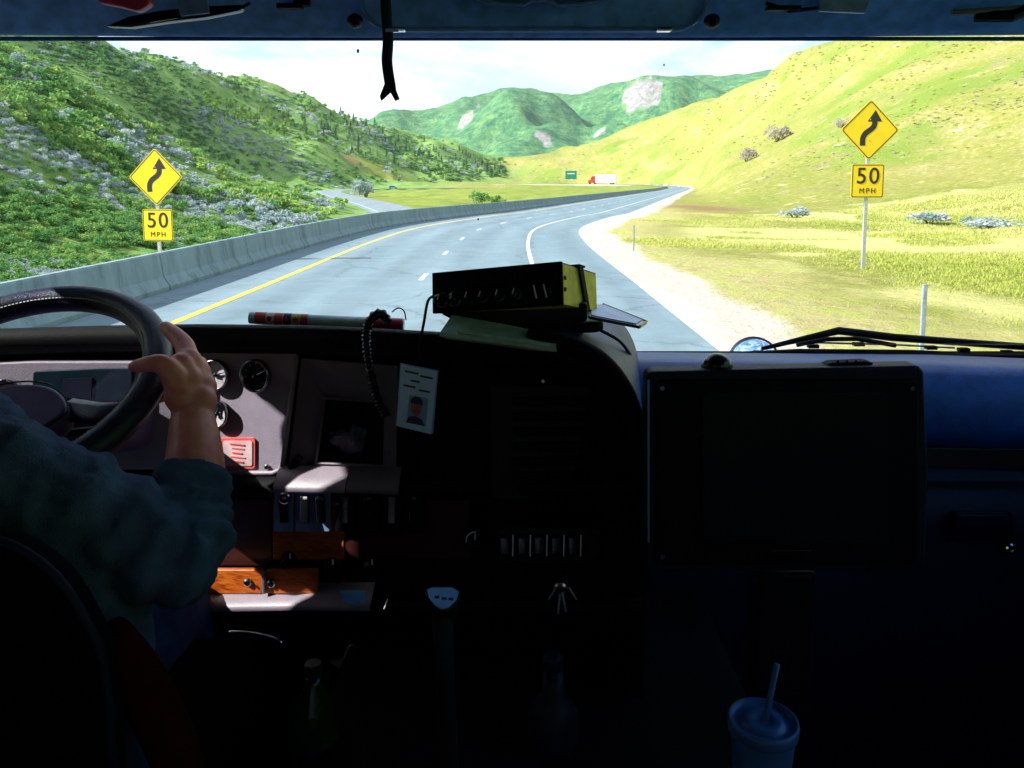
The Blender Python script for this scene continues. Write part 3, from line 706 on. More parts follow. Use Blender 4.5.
# farther left slopes
x, y, z, px, py = sample_left(26000, 185, 1200, 6)
dens = .5 + .7 * vnoise(x, y, 40, 66) + .35 * vnoise(x, y, 13, 67)
p1 = P(380, 166, 540)
dens = np.where((np.hypot(x - p1.x, y - p1.y) < 42), .03, dens)
k = rng.random(len(x)) < np.clip(dens, .12, 1) * .8; x, y, z = x[k], y[k], z[k]
sage = vnoise(x, y, 30, 68) + rng.normal(size=len(x)) * .45 > .30
size = rng.uniform(.8, 1.7, len(x)) * np.clip(np.hypot(x, y) / 300, .7, 2.2); tint = np.clip(.40 + .6 * vnoise(x, y, 45, 69) + rng.normal(size=len(x)) * .28, 0, 1)
pts = np.c_[x, y, z - .1]
for nm, mk, mt in (('far_slope_scrub', ~sage, 'leafgreen'), ('far_slope_sagebrush', sage, 'leafsage')):
    tag(scatter(nm, pts[mk], size[mk], tint[mk], BUSH_LO, M[mt]), kind='stuff')
# right slope: sparse low brush
g = np.random.default_rng(9); n = 16000
px = g.uniform(470, 1090, n); py = g.uniform(36, 232, n); x, y, z, ok, r = ground_hit(px, py); x, y, z = x[ok], y[ok], z[ok]
_, dm, sm, im, do = ground_z(x, y, True); ok = (sm > 0) & (dm > 19) & (y < 1000)
dens = np.clip(.30 + .6 * vnoise(x, y, 33, 71) + .35 * vnoise(x, y, 12, 72), .06, 1); ok &= g.random(len(x)) < dens * .5
x, y = x[ok], y[ok]; z = ground_z(x, y); br = vnoise(x, y, 20, 74) + g.normal(size=len(x)) * .45 > .55
size = g.uniform(.15, .48, len(x)) * np.clip(np.hypot(x, y) / 130, .5, 3.2); pts = np.c_[x, y, z - .08]; tint = np.clip(.5 + .5 * vnoise(x, y, 25, 73), 0, 1)
M['leafyellow'] = leafmat('yellow_green_brush', (.28, .34, .06), (.38, .42, .10), (.48, .48, .17), .6)
tag(scatter('right_slope_brush', pts[~br], size[~br], tint[~br], BUSH_LO, M['leafyellow'], .4), kind='stuff')
tag(scatter('right_slope_dead_brush', pts[br], size[br], tint[br], BUSH_LO, M['leafbrush'], .6), kind='stuff')
# dry grass along the right roadside
def blades(n, seed, xr, yr, hmin, hmax, clump):
    g = np.random.default_rng(seed); y = np.sqrt(g.uniform(yr[0] ** 2, yr[1] ** 2, n)); x = g.uniform(.12, .78, n) * y
    z, dm, sm, im, do = ground_z(x, y, True)
    d2 = vnoise(x, y, 7, 81) + .6 * vnoise(x, y, 2.5, 82)
    ok = (sm > 0) & (dm > 7.2) & (dm < 60) & (vnoise(x, y * .55, 8, 91) + .4 * vnoise(x, y, 2.6, 92) < .38) & (g.random(n) < np.clip(.42 + d2 + .05 * (dm - 8), .10, 1) * (1 - sstep(26, 58, dm))); x, y, z, dm, d2 = x[ok], y[ok], z[ok], dm[ok], d2[ok]
    m = len(x); nb = 5
    x = np.repeat(x, nb) + g.normal(size=m * nb) * .13; y = np.repeat(y, nb) + g.normal(size=m * nb) * .13; z = np.repeat(z, nb) - .03
    h = g.uniform(hmin, hmax, m * nb) * np.repeat(np.clip(.6 + .5 * d2 + .05 * (dm - 8), .4, 1.5), nb); w_ = .008 + .012 * g.random(m * nb) + .0006 * y
    a = g.uniform(0, PI, m * nb); lx = g.normal(size=m * nb) * .25 * h; ly = g.normal(size=m * nb) * .25 * h
    c, s_ = np.cos(a) * w_, np.sin(a) * w_
    V = np.stack([np.c_[x - c, y - s_, z], np.c_[x + c, y + s_, z], np.c_[x + lx + c * .25, y + ly + s_ * .25, z + h], np.c_[x + lx - c * .25, y + ly - s_ * .25, z + h]], 1).reshape(-1, 3)
    t = np.clip(np.repeat(.5 + .45 * vnoise(x, y, 5, 83), 1) + g.normal(size=m * nb) * .15, 0, 1)
    return V, np.repeat(t, 4)
V, T = blades(60000, 3, None, (8.5, 75), .04, .12, 0)
tag(link('roadside_dry_grass', quads_mesh('roadside_dry_grass', V, T, M['leafdry'])), kind='stuff')

# trees on the far left spur
def make_conifer(seed):
    root = thing('conifer_tree', (0, 0, 0), 'x', 'tree'); g = random.Random(seed)
    MB().tube([(0, 0, -.5), (0, 0, 3), (0, 0, 7.6)], [.20, .13, .03], 6).build('trunk', M['bark'], root, world=False)
    def f(q):
        h = q.uniform(.0, 1) ** 1.25; r = (1 - h) * 2.1 * (.72 + .28 * math.sin(h * 34)) * q.uniform(.35, 1) ** .5; a = q.uniform(0, 2 * PI)
        return np.array([r * math.cos(a), r * math.sin(a), 1.0 + h * 7 - .25 * r]), .2 + .5 * r / 1.6
    V, T = leafcloud(420, f, .24, seed); link('crown', quads_mesh('crown', V, T, M['leafdark']), root); return root
def make_broad(seed, mt, nm):
    root = thing(nm, (0, 0, 0), 'x', 'tree'); g = np.random.default_rng(seed)
    mb = MB(); mb.tube([(0, 0, -.4), (.06, 0, 1.6), (.0, .1, 4.2)], [.17, .12, .04], 6)
    for k in range(5):
        a = g.uniform(0, 6.28); mb.tube([(0, 0, 1.3 + .35 * k), (.5 * math.cos(a), .5 * math.sin(a), 2.3 + .35 * k), (1.1 * math.cos(a), 1.1 * math.sin(a), 2.9 + .4 * k)], [.06, .04, .015], 5)
    mb.build('trunk', M['bark'], root, world=False)
    lob = [(g.uniform(-.9, .9), g.uniform(-.9, .9), g.uniform(1.8, 5.0), g.uniform(.55, 1.0), g.uniform(.15, .85)) for _ in range(11)]
    V, T = leafcloud(520, bush_shape(lob), .20, seed); link('crown', quads_mesh('crown', V, T, M[mt]), root); return root
con = [make_conifer(91), make_conifer(92)]; asp = [make_broad(93, 'leafbright', 'aspen_tree'), make_broad(94, 'leafbright', 'aspen_tree')]
cu = [0, 0]; au = [0, 0]
def place(protos, cnt, px, py, label, group, s):
    hx_, hy_, hz_, ok_, r_ = ground_hit(px, py)
    if not ok_[0]: return
    q = random.randrange(2); L_ = (hx_[0], hy_[0], gz(hx_[0], hy_[0])); rz = random.uniform(0, 6.28)
    if not cnt[q]:
        cnt[q] = 1; o = protos[q]; o.location = L_; o.rotation_euler = (0, 0, rz); o.scale = (s,) * 3; o['label'] = label; o['group'] = group
    else: dup(protos[q], L_, label, rz, s, group)
ca = 'bright green aspen in the grove on the left hillside'; cc = 'dark conifer on the far left ridge above the valley meadow'
g = random.Random(5)
for k in range(60):
    t = g.random(); px = 208 + t * 95 + g.uniform(-6, 6); py = 108 + 26 * t + g.uniform(-9, 9); place(asp, au, px, py, ca, 'aspens in the hillside grove', g.uniform(.7, 1.2))
for k in range(80):
    px = g.uniform(300, 500); top = np.interp(px, [250, 370, 450, 500], [82, 121, 146, 164]); bot = np.interp(px, [270, 330, 420, 500], [125, 148, 172, 178])
    place(con, cu, px, g.uniform(top + 2, bot), cc, 'conifers on the far left ridge', g.uniform(.6, 1.15))
cb2 = 'leafy green tree between the conifers on the far left ridge'; bro = [make_broad(95, 'leafgreen', 'leafy_tree'), make_broad(96, 'leafgreen', 'leafy_tree')]; bu = [0, 0]
for k in range(90):
    px = g.uniform(300, 500); top = np.interp(px, [250, 370, 450, 500], [82, 121, 146, 164]); bot = np.interp(px, [270, 330, 420, 500], [125, 150, 174, 179])
    place(bro, bu, px, g.uniform(top + 4, bot), cb2, 'leafy trees on the far left ridge', g.uniform(.8, 1.4))
# single shrubs the photo singles out
def shrub_at(px, d, s, seed, mt, nm, label, zs=1.0):
    p = P(px, 200, d); o = make_shrub(nm, seed, mt, label, 'shrub', n=700, size=.055); o.location = (p.x, d, gz(p.x, d) - .05); o.scale = (s, s, s * zs); return o
shrub_at(478, 190, 3.4, 101, 'leafgreen', 'green_shrub', 'rounded dark green shrub on the median just beyond the barrier', 1.0)
shrub_at(497, 192, 3.0, 102, 'leafgreen', 'green_shrub', 'smaller green shrub touching the right side of the rounded median shrub', .9)
shrub_at(366, 300, 6.5, 103, 'leafsage', 'sage_shrub', 'tall pale grey-green shrub beside the bend of the lower road', 1.15)
for q, (px, d, s, lab) in enumerate(((745, 200, 3.3, 'smaller pale leafless thicket below the large one on the right hill'), (775, 215, 4.2, 'large pale grey-brown leafless thicket on the right hillside'), (842, 150, 2.2, 'small tan dead bush left of the right road sign'))):
    shrub_at(px, d, s, 110 + q, 'leafbrush', 'bare_thicket', lab, 1.1)
for q, (px, d, lab) in enumerate(((992, 44, 'grey-green sagebrush nearest the right frame edge below the slope'), (795, 60, 'grey-green sagebrush at the slope foot left of the right road sign'), (930, 52, 'grey-green sagebrush just right of the right road sign post'))):
    shrub_at(px, d, 1.7, 120 + q, 'leafsage', 'sage_shrub', lab, .6)

# ------------------------------------------------------------------ road signs
M['signyellow'] = plain('sign_yellow', (.84, .60, .010), .45, bump=0, var=.06, scale=3)
M['signblack'] = plain('sign_black', (.015, .015, .015), .5, bump=0)
M['galv'] = plain('galvanised_steel', (.45, .47, .48), .45, .3, bump=.05)
M['signgreen'] = plain('sign_green', (.01, .22, .14), .4, bump=0)
def rrect(w, h, r, n=5):
    o = []
    for cx, cy, a0 in ((w / 2 - r, h / 2 - r, 0), (-w / 2 + r, h / 2 - r, 90), (-w / 2 + r, -h / 2 + r, 180), (w / 2 - r, -h / 2 + r, 270)):
        for k in range(n + 1):
            a = math.radians(a0 + 90 * k / n); o.append((cx + r * math.cos(a), cy + r * math.sin(a)))
    return o
def frame_mb(outer, inner, f, vec):
    """ring between two outlines of equal length"""
    n = len(outer); o = [f(*p) for p in outer]; i_ = [f(*p) for p in inner]; vec = Vector(vec)
    vs = o + i_ + [p + vec for p in o] + [p + vec for p in i_]; fs = []
    for k in range(n):
        j = (k + 1) % n
        fs += [(k, j, n + j, n + k), (2 * n + k, 3 * n + k, 3 * n + j, 2 * n + j), (k, 2 * n + k, 2 * n + j, j), (n + k, n + j, 3 * n + j, 3 * n + k)]
    return MB().add(vs, fs)
def text_mesh(txt, size, ext=.003, bold=0.0, space=1.0):
    cu = bpy.data.curves.new('lettering', 'FONT'); cu.body = txt; cu.size = size; cu.align_x = 'CENTER'; cu.align_y = 'CENTER'; cu.extrude = ext; cu.offset = bold; cu.space_character = space
    o = bpy.data.objects.new('tmp', cu); COL.objects.link(o); dg = bpy.context.evaluated_depsgraph_get(); dg.update()
    me = bpy.data.meshes.new_from_object(o.evaluated_get(dg)); bpy.data.objects.remove(o); return me
def text_part(name, txt, size, mat, parent, loc, rot=(PI / 2, 0, 0), ext=.003, bold=0.0, space=1.0):
    me = text_mesh(txt, size, ext, bold, space); me.materials.clear(); me.materials.append(mat)
    o = bpy.data.objects.new(name, me); COL.objects.link(o); o.parent = parent; o.location = loc; o.rotation_euler = rot; return o
def make_sign(base, top, S, label, yaw):
    """top: height of the diamond centre above base; S diamond side"""
    root = thing('curve_warning_sign', base, label, 'road sign'); root.rotation_euler = (0, 0, yaw)
    B = lambda mb, nm, m, par=root, **k: mb.build(nm, m, par, world=False, **k)
    B(MB().box((0, .05, (top + .5) / 2 - .3), (.10, .06, top + 1.1)), 'post', M['galv'])
    c45 = math.cos(PI / 4)
    def D(u, v, y=0): return Vector(((u - v) * c45, y, top + (u + v) * c45))
    dp = B(MB().prism([D(u, v, 0) for u, v in rrect(S, S, .09)], (0, .012, 0)), 'diamond_panel', M['signyellow'])
    B(frame_mb(rrect(S - .05, S - .05, .07), rrect(S - .10, S - .10, .05), lambda u, v: D(u, v, -.004), (0, .003, 0)), 'border', M['signblack'], dp)
    # reverse-curve arrow: stem, bend to the right, stem, arrow head
    k = S / 1.22; cl = catmull([(-.20 * k, 0, -.44 * k), (-.20 * k, 0, -.24 * k), (-.13 * k, 0, -.10 * k), (.05 * k, 0, .04 * k), (.12 * k, 0, .14 * k), (.13 * k, 0, .26 * k)], 6)
    hw = .078 * k; l, r = [], []
    for i_ in range(len(cl)):
        t = (cl[min(i_ + 1, len(cl) - 1)] - cl[max(i_ - 1, 0)]).normalized(); nn = Vector((-t.z, 0, t.x))
        l.append(cl[i_] + nn * hw); r.append(cl[i_] - nn * hw)
    mb = MB(); n = len(l); off = Vector((0, -.004, top))
    mb.grid([[p + off for p in l], [p + off for p in r]])
    mb.prism([off + Vector(p) * k for p in ((-.08, 0, .24), (.34, 0, .24), (.14, 0, .56))], (0, .003, 0))
    B(mb, 'arrow', M['signblack'], dp, solid=.003)
    pw = S * .78; pz = top - S * c45 - .10 * k - pw / 2
    pp = B(MB().prism([Vector((u, 0, pz + v)) for u, v in rrect(pw, pw, .05)], (0, .012, 0)), 'speed_plaque', M['signyellow'])
    B(frame_mb(rrect(pw - .03, pw - .03, .04), rrect(pw - .07, pw - .07, .03), lambda u, v: Vector((u, -.004, pz + v)), (0, .003, 0)), 'border', M['signblack'], pp)
    text_part('numerals', '50', pw * .68, M['signblack'], pp, (0, -.004, pz + pw * .13), bold=.004 * k, space=1.15)
    text_part('lettering', 'MPH', pw * .22, M['signblack'], pp, (0, -.004, pz - pw * .30), bold=0.0, space=1.35)
    for q in (-.3, .3): B(MB().lathe((0, -.006, top + q), (0, 1, 0), [(.02, 0), (.02, .01)], 8), 'bolt', M['galv'])
    return root
p = P(870, 130, 23.5); zb = gz(p.x, 23.5); make_sign((p.x, 23.5, zb), p.z - zb, 1.24, 'yellow curve sign with 50 MPH plaque on a pale post in the right grass', .06)
p = P(155.5, 177, 25); zb = gz(p.x, 25); make_sign((p.x, 25, zb), p.z - zb, 1.26, 'yellow curve sign with 50 MPH plaque behind the left concrete barrier', -.12)
M['postgrey'] = plain('weathered_post', (.24, .30, .33), .6, bump=.05)
def delineator(px, ytop, d, h, label):
    p = P(px, ytop, d); zb = p.z - h
    r = thing('delineator_post', (p.x, d, zb), label, 'marker post')
    MB().box((0, 0, h / 2 - .2), (.058, .03, h + .4)).build('post', M['postgrey'], r, world=False, bevel=.008)
    MB().box((0, -.018, h - .12), (.045, .008, .09)).build('reflector', M['postgrey'], r, world=False)
delineator(925, 284, 9.6, 1.25, 'slim grey delineator post close by in the right roadside grass')
delineator(634, 225, 30, .95, 'small distant delineator post at the gravel edge right of the curve')
# distant green sign and lorry, small car
p = P(571, 175, 542); zb = gz(p.x, 542)
r = thing('highway_sign', (p.x, 542, zb), 'distant green highway sign standing left of the red and white lorry', 'road sign')
MB().box((0, 0, p.z - zb), (7.6, .1, 5.6)).build('panel', M['signgreen'], r, world=False)
MB().box((0, -.06, p.z - zb + .9), (5, .02, .6)).build('lettering', M['white'], r, world=False)
for q in (-2, 2): MB().box((q, .1, (p.z - zb) / 2), (.25, .2, p.z - zb + 1)).build('post', M['galv'], r, world=False)
M['lorryred'] = plain('lorry_red', (.45, .03, .03), .4, bump=0); M['lorrywhite'] = plain('lorry_white', (.8, .8, .8), .4, bump=0)
M['winglass'] = plain('dark_window', (.02, .03, .04), .1, bump=0); M['carblue'] = plain('car_blue', (.06, .22, .42), .35, bump=0)
p = P(603, 182, 511); zb = 2.2
lorry_ = r = thing('lorry', (p.x, 511, zb), 'distant lorry with red cab and white trailer crossing the far bend', 'lorry')
B = lambda mb, nm, m, par, **k: mb.build(nm, m, par, world=False, **k)
B(MB().box((1.6, 0, 3.1), (11.6, 2.5, 4.6)), 'trailer', M['lorrywhite'], r, bevel=.08)
cb = B(MB().prism([Vector(q) for q in ((-8.2, -1.2, .8), (-4.6, -1.2, .8), (-4.6, -1.2, 4.6), (-6.3, -1.2, 4.4), (-6.9, -1.2, 2.6), (-8.2, -1.2, 2.3))], (0, 2.4, 0)), 'cab', M['lorryred'], r, bevel=.06)
B(MB().box((-6.1, -1.21, 3.2), (.9, .03, .8)), 'window', M['winglass'], cb)
for q in (-7.3, -4.4, 4.6, 6.0):
    B(MB().lathe((q, -1.25, .55), (0, 1, 0), [(.3, 0), (.55, .05), (.55, .35), (.3, .4)], 14), 'wheel', M['rubber'], r)
B(MB().box((1, 0, .85), (13, .9, .25)), 'chassis', M['rubber'], r)
lorry_.rotation_euler = (0, 0, math.radians(-14)); lorry_.scale = (1.12, 1.12, 1.15)
p = P(393, 188, 415); zb = gz(p.x, 415)
r = thing('car', (p.x, 415, zb), 'tiny blue car on the far bend of the lower road', 'car')
B(MB().prism([Vector(q) for q in ((-2.2, -.9, .35), (2.2, -.9, .35), (2.2, -.9, .85), (1.3, -.9, .95), (-2.2, -.9, .95))], (0, 1.8, 0)), 'body', M['carblue'], r, bevel=.08)
B(MB().prism([Vector(q) for q in ((-1.9, -.78, .95), (1.2, -.78, .95), (.5, -.78, 1.5), (-1.4, -.78, 1.5))], (0, 1.56, 0)), 'window', M['winglass'], r, bevel=.06)
for q in (-1.4, 1.4): B(MB().lathe((q, -.92, .32), (0, 1, 0), [(.2, 0), (.32, .03), (.32, 1.8), (.2, 1.84)], 12), 'wheel', M['rubber'], r)

HAZE = True
if HAZE:
    hm = bpy.data.materials.new('thin_air'); hm.use_nodes = True; nt = hm.node_tree; nt.nodes.remove(nt.nodes['Principled BSDF'])
    pv = N(nt, 'ShaderNodeVolumePrincipled'); pv.inputs['Color'].default_value = (.80, .92, 1.0, 1); pv.inputs['Density'].default_value = .00005; pv.inputs['Anisotropy'].default_value = .2
    nt.links.new(pv.outputs[0], nt.nodes['Material Output'].inputs['Volume'])
    zt = float(Z_.max()) + 20; zb = float(Z_.min()) - 1
    ho = MB().box((0, 0, (zt + zb) / 2), (9200, 9200, zt - zb)).build('haze', hm); tag(ho, kind='stuff')
# ================================================================== CAB INTERIOR
def bw(mb, nm, m, par=None, **k): return mb.build(nm, m, par, **k)
XL, XR = -1.50, 1.55                    # inner faces of the doors
YB = -1.75                                 # back wall
ZF, ZR = EYE - 1.45, EYE + .80           # floor, roof
WTOP = EYE + .285; WBOT = EYE - .50       # door window
HZ = I(512, 38, 1.52)                    # lower edge of the windshield header
GB = (I(512, 352, 2.02).y, I(512, 345, 2.02).z)      # glass base (y,z)
# ---- cab shell
cab = thing('truck_cab', (0, .6, ZF), 'dark truck cab shell with blue cloth header above the wide windshield', 'truck cab')
bw(MB().box((0, (YB + 2.2) / 2, ZF - .03), (XR - XL + .1, 2.2 - YB, .06)), 'floor', M['cabtrim'], cab)
bw(MB().box((0, (YB + 1.9) / 2, ZR + .03), (XR - XL + .2, 1.9 - YB + .2, .06)), 'roof', M['roof'], cab)
bw(MB().box((0, YB - .03, (ZF + ZR) / 2), (XR - XL + .2, .06, ZR - ZF)), 'rear_wall', M['rearwall'], cab)
bw(MB().box((0, YB + .52, ZF + .42), (XR - XL - .02, .98, .22)), 'bounce_bunk', M['bounce_bunk'], cab, bevel=.05)  # unseen bunk, added pale to bounce sun into the cab
# firewall under the glass
bw(MB().box((0, 2.33, (ZF + GB[1]) / 2 - .03), (XR - XL + .2, .06, GB[1] - ZF)), 'firewall', M['cabtrim'], cab)
for sx, X in ((-1, XL), (1, XR)):
    y0, y1 = (1.315 if sx < 0 else .15), 1.98; WTOP = EYE + (.285 if sx < 0 else .52)                  # window opening front/back, right one enlarged for fill
    mb = MB(); T = .06; xc = X + sx * T / 2
    mb.box((xc, (YB + 2.36) / 2, (ZF + WBOT) / 2), (T, 2.36 - YB, WBOT - ZF))
    mb.box((xc, (YB + 2.36) / 2, (ZR + WTOP) / 2), (T - .004, 2.36 - YB, ZR - WTOP))
    s0_, s1_ = -1.6, -.55                # unseen sleeper side opening, added to let in sun for fill
    mb.box((xc, (s1_ + y0) / 2, (WBOT + WTOP) / 2), (T - .008, y0 - s1_, WTOP - WBOT)); mb.box((xc, (YB + s0_) / 2, (WBOT + WTOP) / 2), (T - .008, s0_ - YB, WTOP - WBOT))
    # front strip follows the raked windshield
    mb.prism([(xc - T / 2 + .003, y1 + .16, WBOT), (xc - T / 2 + .003, 2.36, WBOT), (xc - T / 2 + .003, 2.36, GB[1]), (xc - T / 2 + .003, HZ.y, WTOP), (xc - T / 2 + .003, y1 - .06, WTOP)], (T - .006, 0, 0))
    d = bw(mb, 'door', M['cabtrim'], cab)
    bw(MB().box((xc, (y0 + y1) / 2 + .05, (WBOT + WTOP) / 2), (.005, y1 - y0 + .14, WTOP - WBOT)), 'window', M['sideglass' if sx < 0 else 'tintglass'], d)
    bw(MB().box((xc, (s0_ + s1_) / 2, (WBOT + WTOP) / 2), (.005, s1_ - s0_ - .002, WTOP - WBOT - .002)), 'window', M['sideglass'], d)  # pane of the added sleeper opening
    # pillar along the glass edge
    bw(MB().tube([(X - sx * .01, GB[0], GB[1] - .1), (X - sx * .01, HZ.y + .03, HZ.z + .05)], .045, 10), 'pillar', M['cabtrim'], cab)
# windshield: a raked pane with thickness
gt = I(512, 34, 1.55)
g0 = Vector((XL, GB[0], GB[1])); g1 = Vector((XR, GB[0], GB[1])); g2 = Vector((XR, HZ.y + .05, HZ.z + .06)); g3 = Vector((XL, HZ.y + .05, HZ.z + .06))
ws = bw(MB().prism([g0, g1, g2, g3], (0, .006, .003)), 'windshield', M['glass'], cab)
def on_glass(px, py):
    a = P(px, py, 1.0) - Vector((0, 0, EYE)); n = (g1 - g0).cross(g3 - g0); return Vector((0, 0, EYE)) + a * ((g0 - Vector((0, 0, EYE))).dot(n) / a.dot(n))
for px, py, r_ in ((357, 52, .0030), (665, 66, .0018), (478, 221, .0020)):
    c = on_glass(px, py) + Vector((0, .012, .004)); bw(MB().sphere(c, (r_, .002, r_ * 1.6), 8, 5), 'insect_speck', M['rubber'], ws)
# header over the glass: one cloth-covered beam, slightly crowned
def prof_strip(pts_px, d0, xs):
    return [[Vector((x, p[1] * K, 0)) for p in pts_px] for x in xs]
rows = []
for py, d in ((38, 1.62), (38, 1.53), (36, 1.515), (30, 1.50), (12, 1.47), (-20, 1.42), (-60, 1.36), (-140, 1.30), (-300, 1.24)):
    p = I(512, py, d); rows.append([Vector((x, p.y - .05 * (x / 1.3) ** 2, p.z + .0)) for x in np.linspace(XL - .02, XR + .02, 25)])
bw(MB().grid(rows), 'header', M['headliner'], cab, smooth=True)
rows = []
for (yy, zz) in ((rows and 0 or I(512, -300, 1.24).y, I(512, -300, 1.24).z), (.6, ZR - .005), (YB, ZR - .005)):
    rows.append([Vector((x, yy - .05 * (x / 1.3) ** 2, zz)) for x in np.linspace(XL - .02, XR + .02, 25)])
bw(MB().grid(rows), 'headliner', M['roof'], cab, smooth=True)
bw(MB().tube([I(-300, 39, 1.535), I(512, 38.6, 1.535), I(1300, 39, 1.535)], .0045, 8), 'header_piping', M['bluepad'], cab)
# overhead visor panel with rounded ends
def rr_px(x0, y0, x1, y1, r, n=6):
    w_, h_ = x1 - x0, y1 - y0; cx, cy_ = (x0 + x1) / 2, (y0 + y1) / 2
    return [(cx + a, cy_ + b) for a, b in rrect(w_, h_, r, n)]
def GPD(x): return np.interp(x, [196, 300, 400], [1.495, 1.437, 1.38])
def yaw_plate(outline, off, thick): return MB().prism([I(x, y, GPD(x) + off) for x, y in outline], (0, thick, 0))
def px_plate(outline, d, thick, tilt=0.0):
    return MB().prism([I(x, y, d + tilt * (y - outline[0][1])) for x, y in outline], (0, thick, 0))
vis = bw(px_plate(rr_px(362, -60, 705, 29, 28), 1.42, .045), 'sun_visor', M['headliner'], cab, bevel=.008)
bw(MB().tube([I(x, y, 1.415) for x, y in rr_px(362, -60, 705, 29, 28)], .004, 6, closed=True), 'visor_piping', M['steelblue'], vis)
for x in (398, 664): bw(MB().box(I(x, 29.5, 1.405), (.028, .02, .008)), 'visor_clip', M['chrome'], vis, bevel=.002)
for x in (355, 712): bw(MB().sphere(I(x, 21, 1.42), (.016, .02, .014)), 'visor_pivot', M['black'], vis)
# dome lamp at the middle of the header
dl = thing('dome_lamp', I(532, 0, 1.30), 'wide shallow dome lamp with pale rim at top centre of the cab header', 'dome lamp')
bw(MB().prism([I(x, y, 1.34) for x, y in ((455, -30), (472, -3), (485, 2), (500, 4), (524, 5), (531, 1), (552, 1), (558, 5), (580, 4), (598, 1), (610, -3), (625, -30))], (0, .03, 0)), 'lens', M['lens'], dl, bevel=.003)
bw(MB().tube([I(x, y, 1.335) for x, y in ((468, -6), (480, 0), (500, 3.6), (524, 5), (531, .8), (552, .8), (558, 5), (582, 3.6), (602, 0), (614, -6))], .003, 6), 'rim', M['steelblue'], dl)
# things tucked along the header, left
r_ = thing('sunglasses', I(170, 12, 1.32), 'black folded sunglasses clipped to the header on the left', 'sunglasses')
fr = bw(MB().prism([I(x, y, 1.34) for x, y in ((104, 26), (128, 16), (160, 10), (196, 6), (242, 4), (240, 10), (205, 17), (170, 21), (130, 27))], (0, .025, 0)), 'lens', M['blackgloss'], r_, bevel=.004)
bw(MB().tube([I(150, 22, 1.33), I(178, 17.5, 1.33)], .002, 6), 'rim', M['chrome'], r_)
bw(MB().tube([I(215, 14, 1.33), I(238, 9, 1.33), I(250, 3, 1.33)], .003, 6), 'temple', M['blackgloss'], r_)
r_ = thing('header_clip', I(190, 6, 1.30), 'grey-blue spring clip holding the black sunglasses at the header', 'clip')
bw(MB().prism([I(x, y, 1.325) for x, y in ((174, -12), (206, -12), (209, 13), (180, 16))], (0, .006, 0)), 'plate', M['steelblue'], r_, bevel=.002)
r_ = thing('red_pouch', I(118, -5, 1.34), 'small dark red cloth item poking out above the black sunglasses', 'pouch')
bw(MB().prism([I(x, y, 1.36) for x, y in ((94, -14), (150, -14), (148, 4), (136, 11), (122, 7), (96, 2))], (0, .03, 0)), 'body', M['redplastic'], r_, bevel=.006)
r_ = thing('header_latch', I(294, 8, 1.36), 'small black latch bar fixed on the header left of the visor', 'latch')
bw(MB().box(I(290, 6.5, 1.44), (.050, .02, .010)), 'bar', M['black'], r_, bevel=.002)
bw(MB().box(I(302, 1, 1.44), (.03, .02, .02)), 'bracket', M['black'], r_, bevel=.002)
# header items, right
r_ = thing('card_holder', I(836, 6, 1.36), 'grey card holder clipped to the header right of the visor', 'card holder')
bw(MB().prism([I(x, y, 1.42) for x, y in ((818, -14), (876, -14), (866, 13), (820, 11))], (0, .012, 0)), 'plate', M['steelblue'], r_, bevel=.002)
bw(MB().box(I(783, 8.5, 1.42), (.066, .02, .009)), 'clip', M['black'], r_, bevel=.002)
bw(MB().tube([I(766, 3, 1.42), I(790, 11, 1.42), I(818, 8, 1.42)], .004, 6), 'wire', M['black'], r_)
r_ = thing('tan_stick', I(985, 10, 1.36), 'tan and dark striped stick tucked into the header at far right', 'stick')
bw(MB().tube([I(952, 13, 1.42), I(1020, 8, 1.40)], .006, 8), 'shaft', M['tan'], r_)
bw(MB().tube([I(975, 16, 1.42), I(1012, 16, 1.40), I(1040, 4, 1.40)], .012, 8), 'grip', M['black'], r_)
# hanging strap with a forked end
r_ = thing('hanging_strap', I(388, -20, .8), 'dark hanging strap with frayed forked end in front of the sky', 'strap')
mb = MB(); mb.tube(catmull([I(384, -30, .82), I(386, 10, .82), I(388, 40, .82), I(387, 62, .82), I(390, 84, .82)], 5), [.0062] * 21, 8, flat=.6)
st = bw(mb, 'webbing', M['bluedark'], r_, smooth=True)
bw(MB().prism([I(x, y, .82) for x, y in ((385, 82), (394, 82), (391, 92), (381, 101), (379.5, 96))], (0, .004, 0)), 'tail', M['bluedark'], r_, bevel=.001)
bw(MB().prism([I(x, y, .815) for x, y in ((387, 83), (395, 82), (396, 90), (399.5, 99), (395, 101), (390, 92))], (0, .004, 0)), 'tail', M['bluedark'], r_, bevel=.001)
bw(MB().box(I(392, 30.5, .81), (.014, .004, .004)), 'clip', M['chrome'], r_)

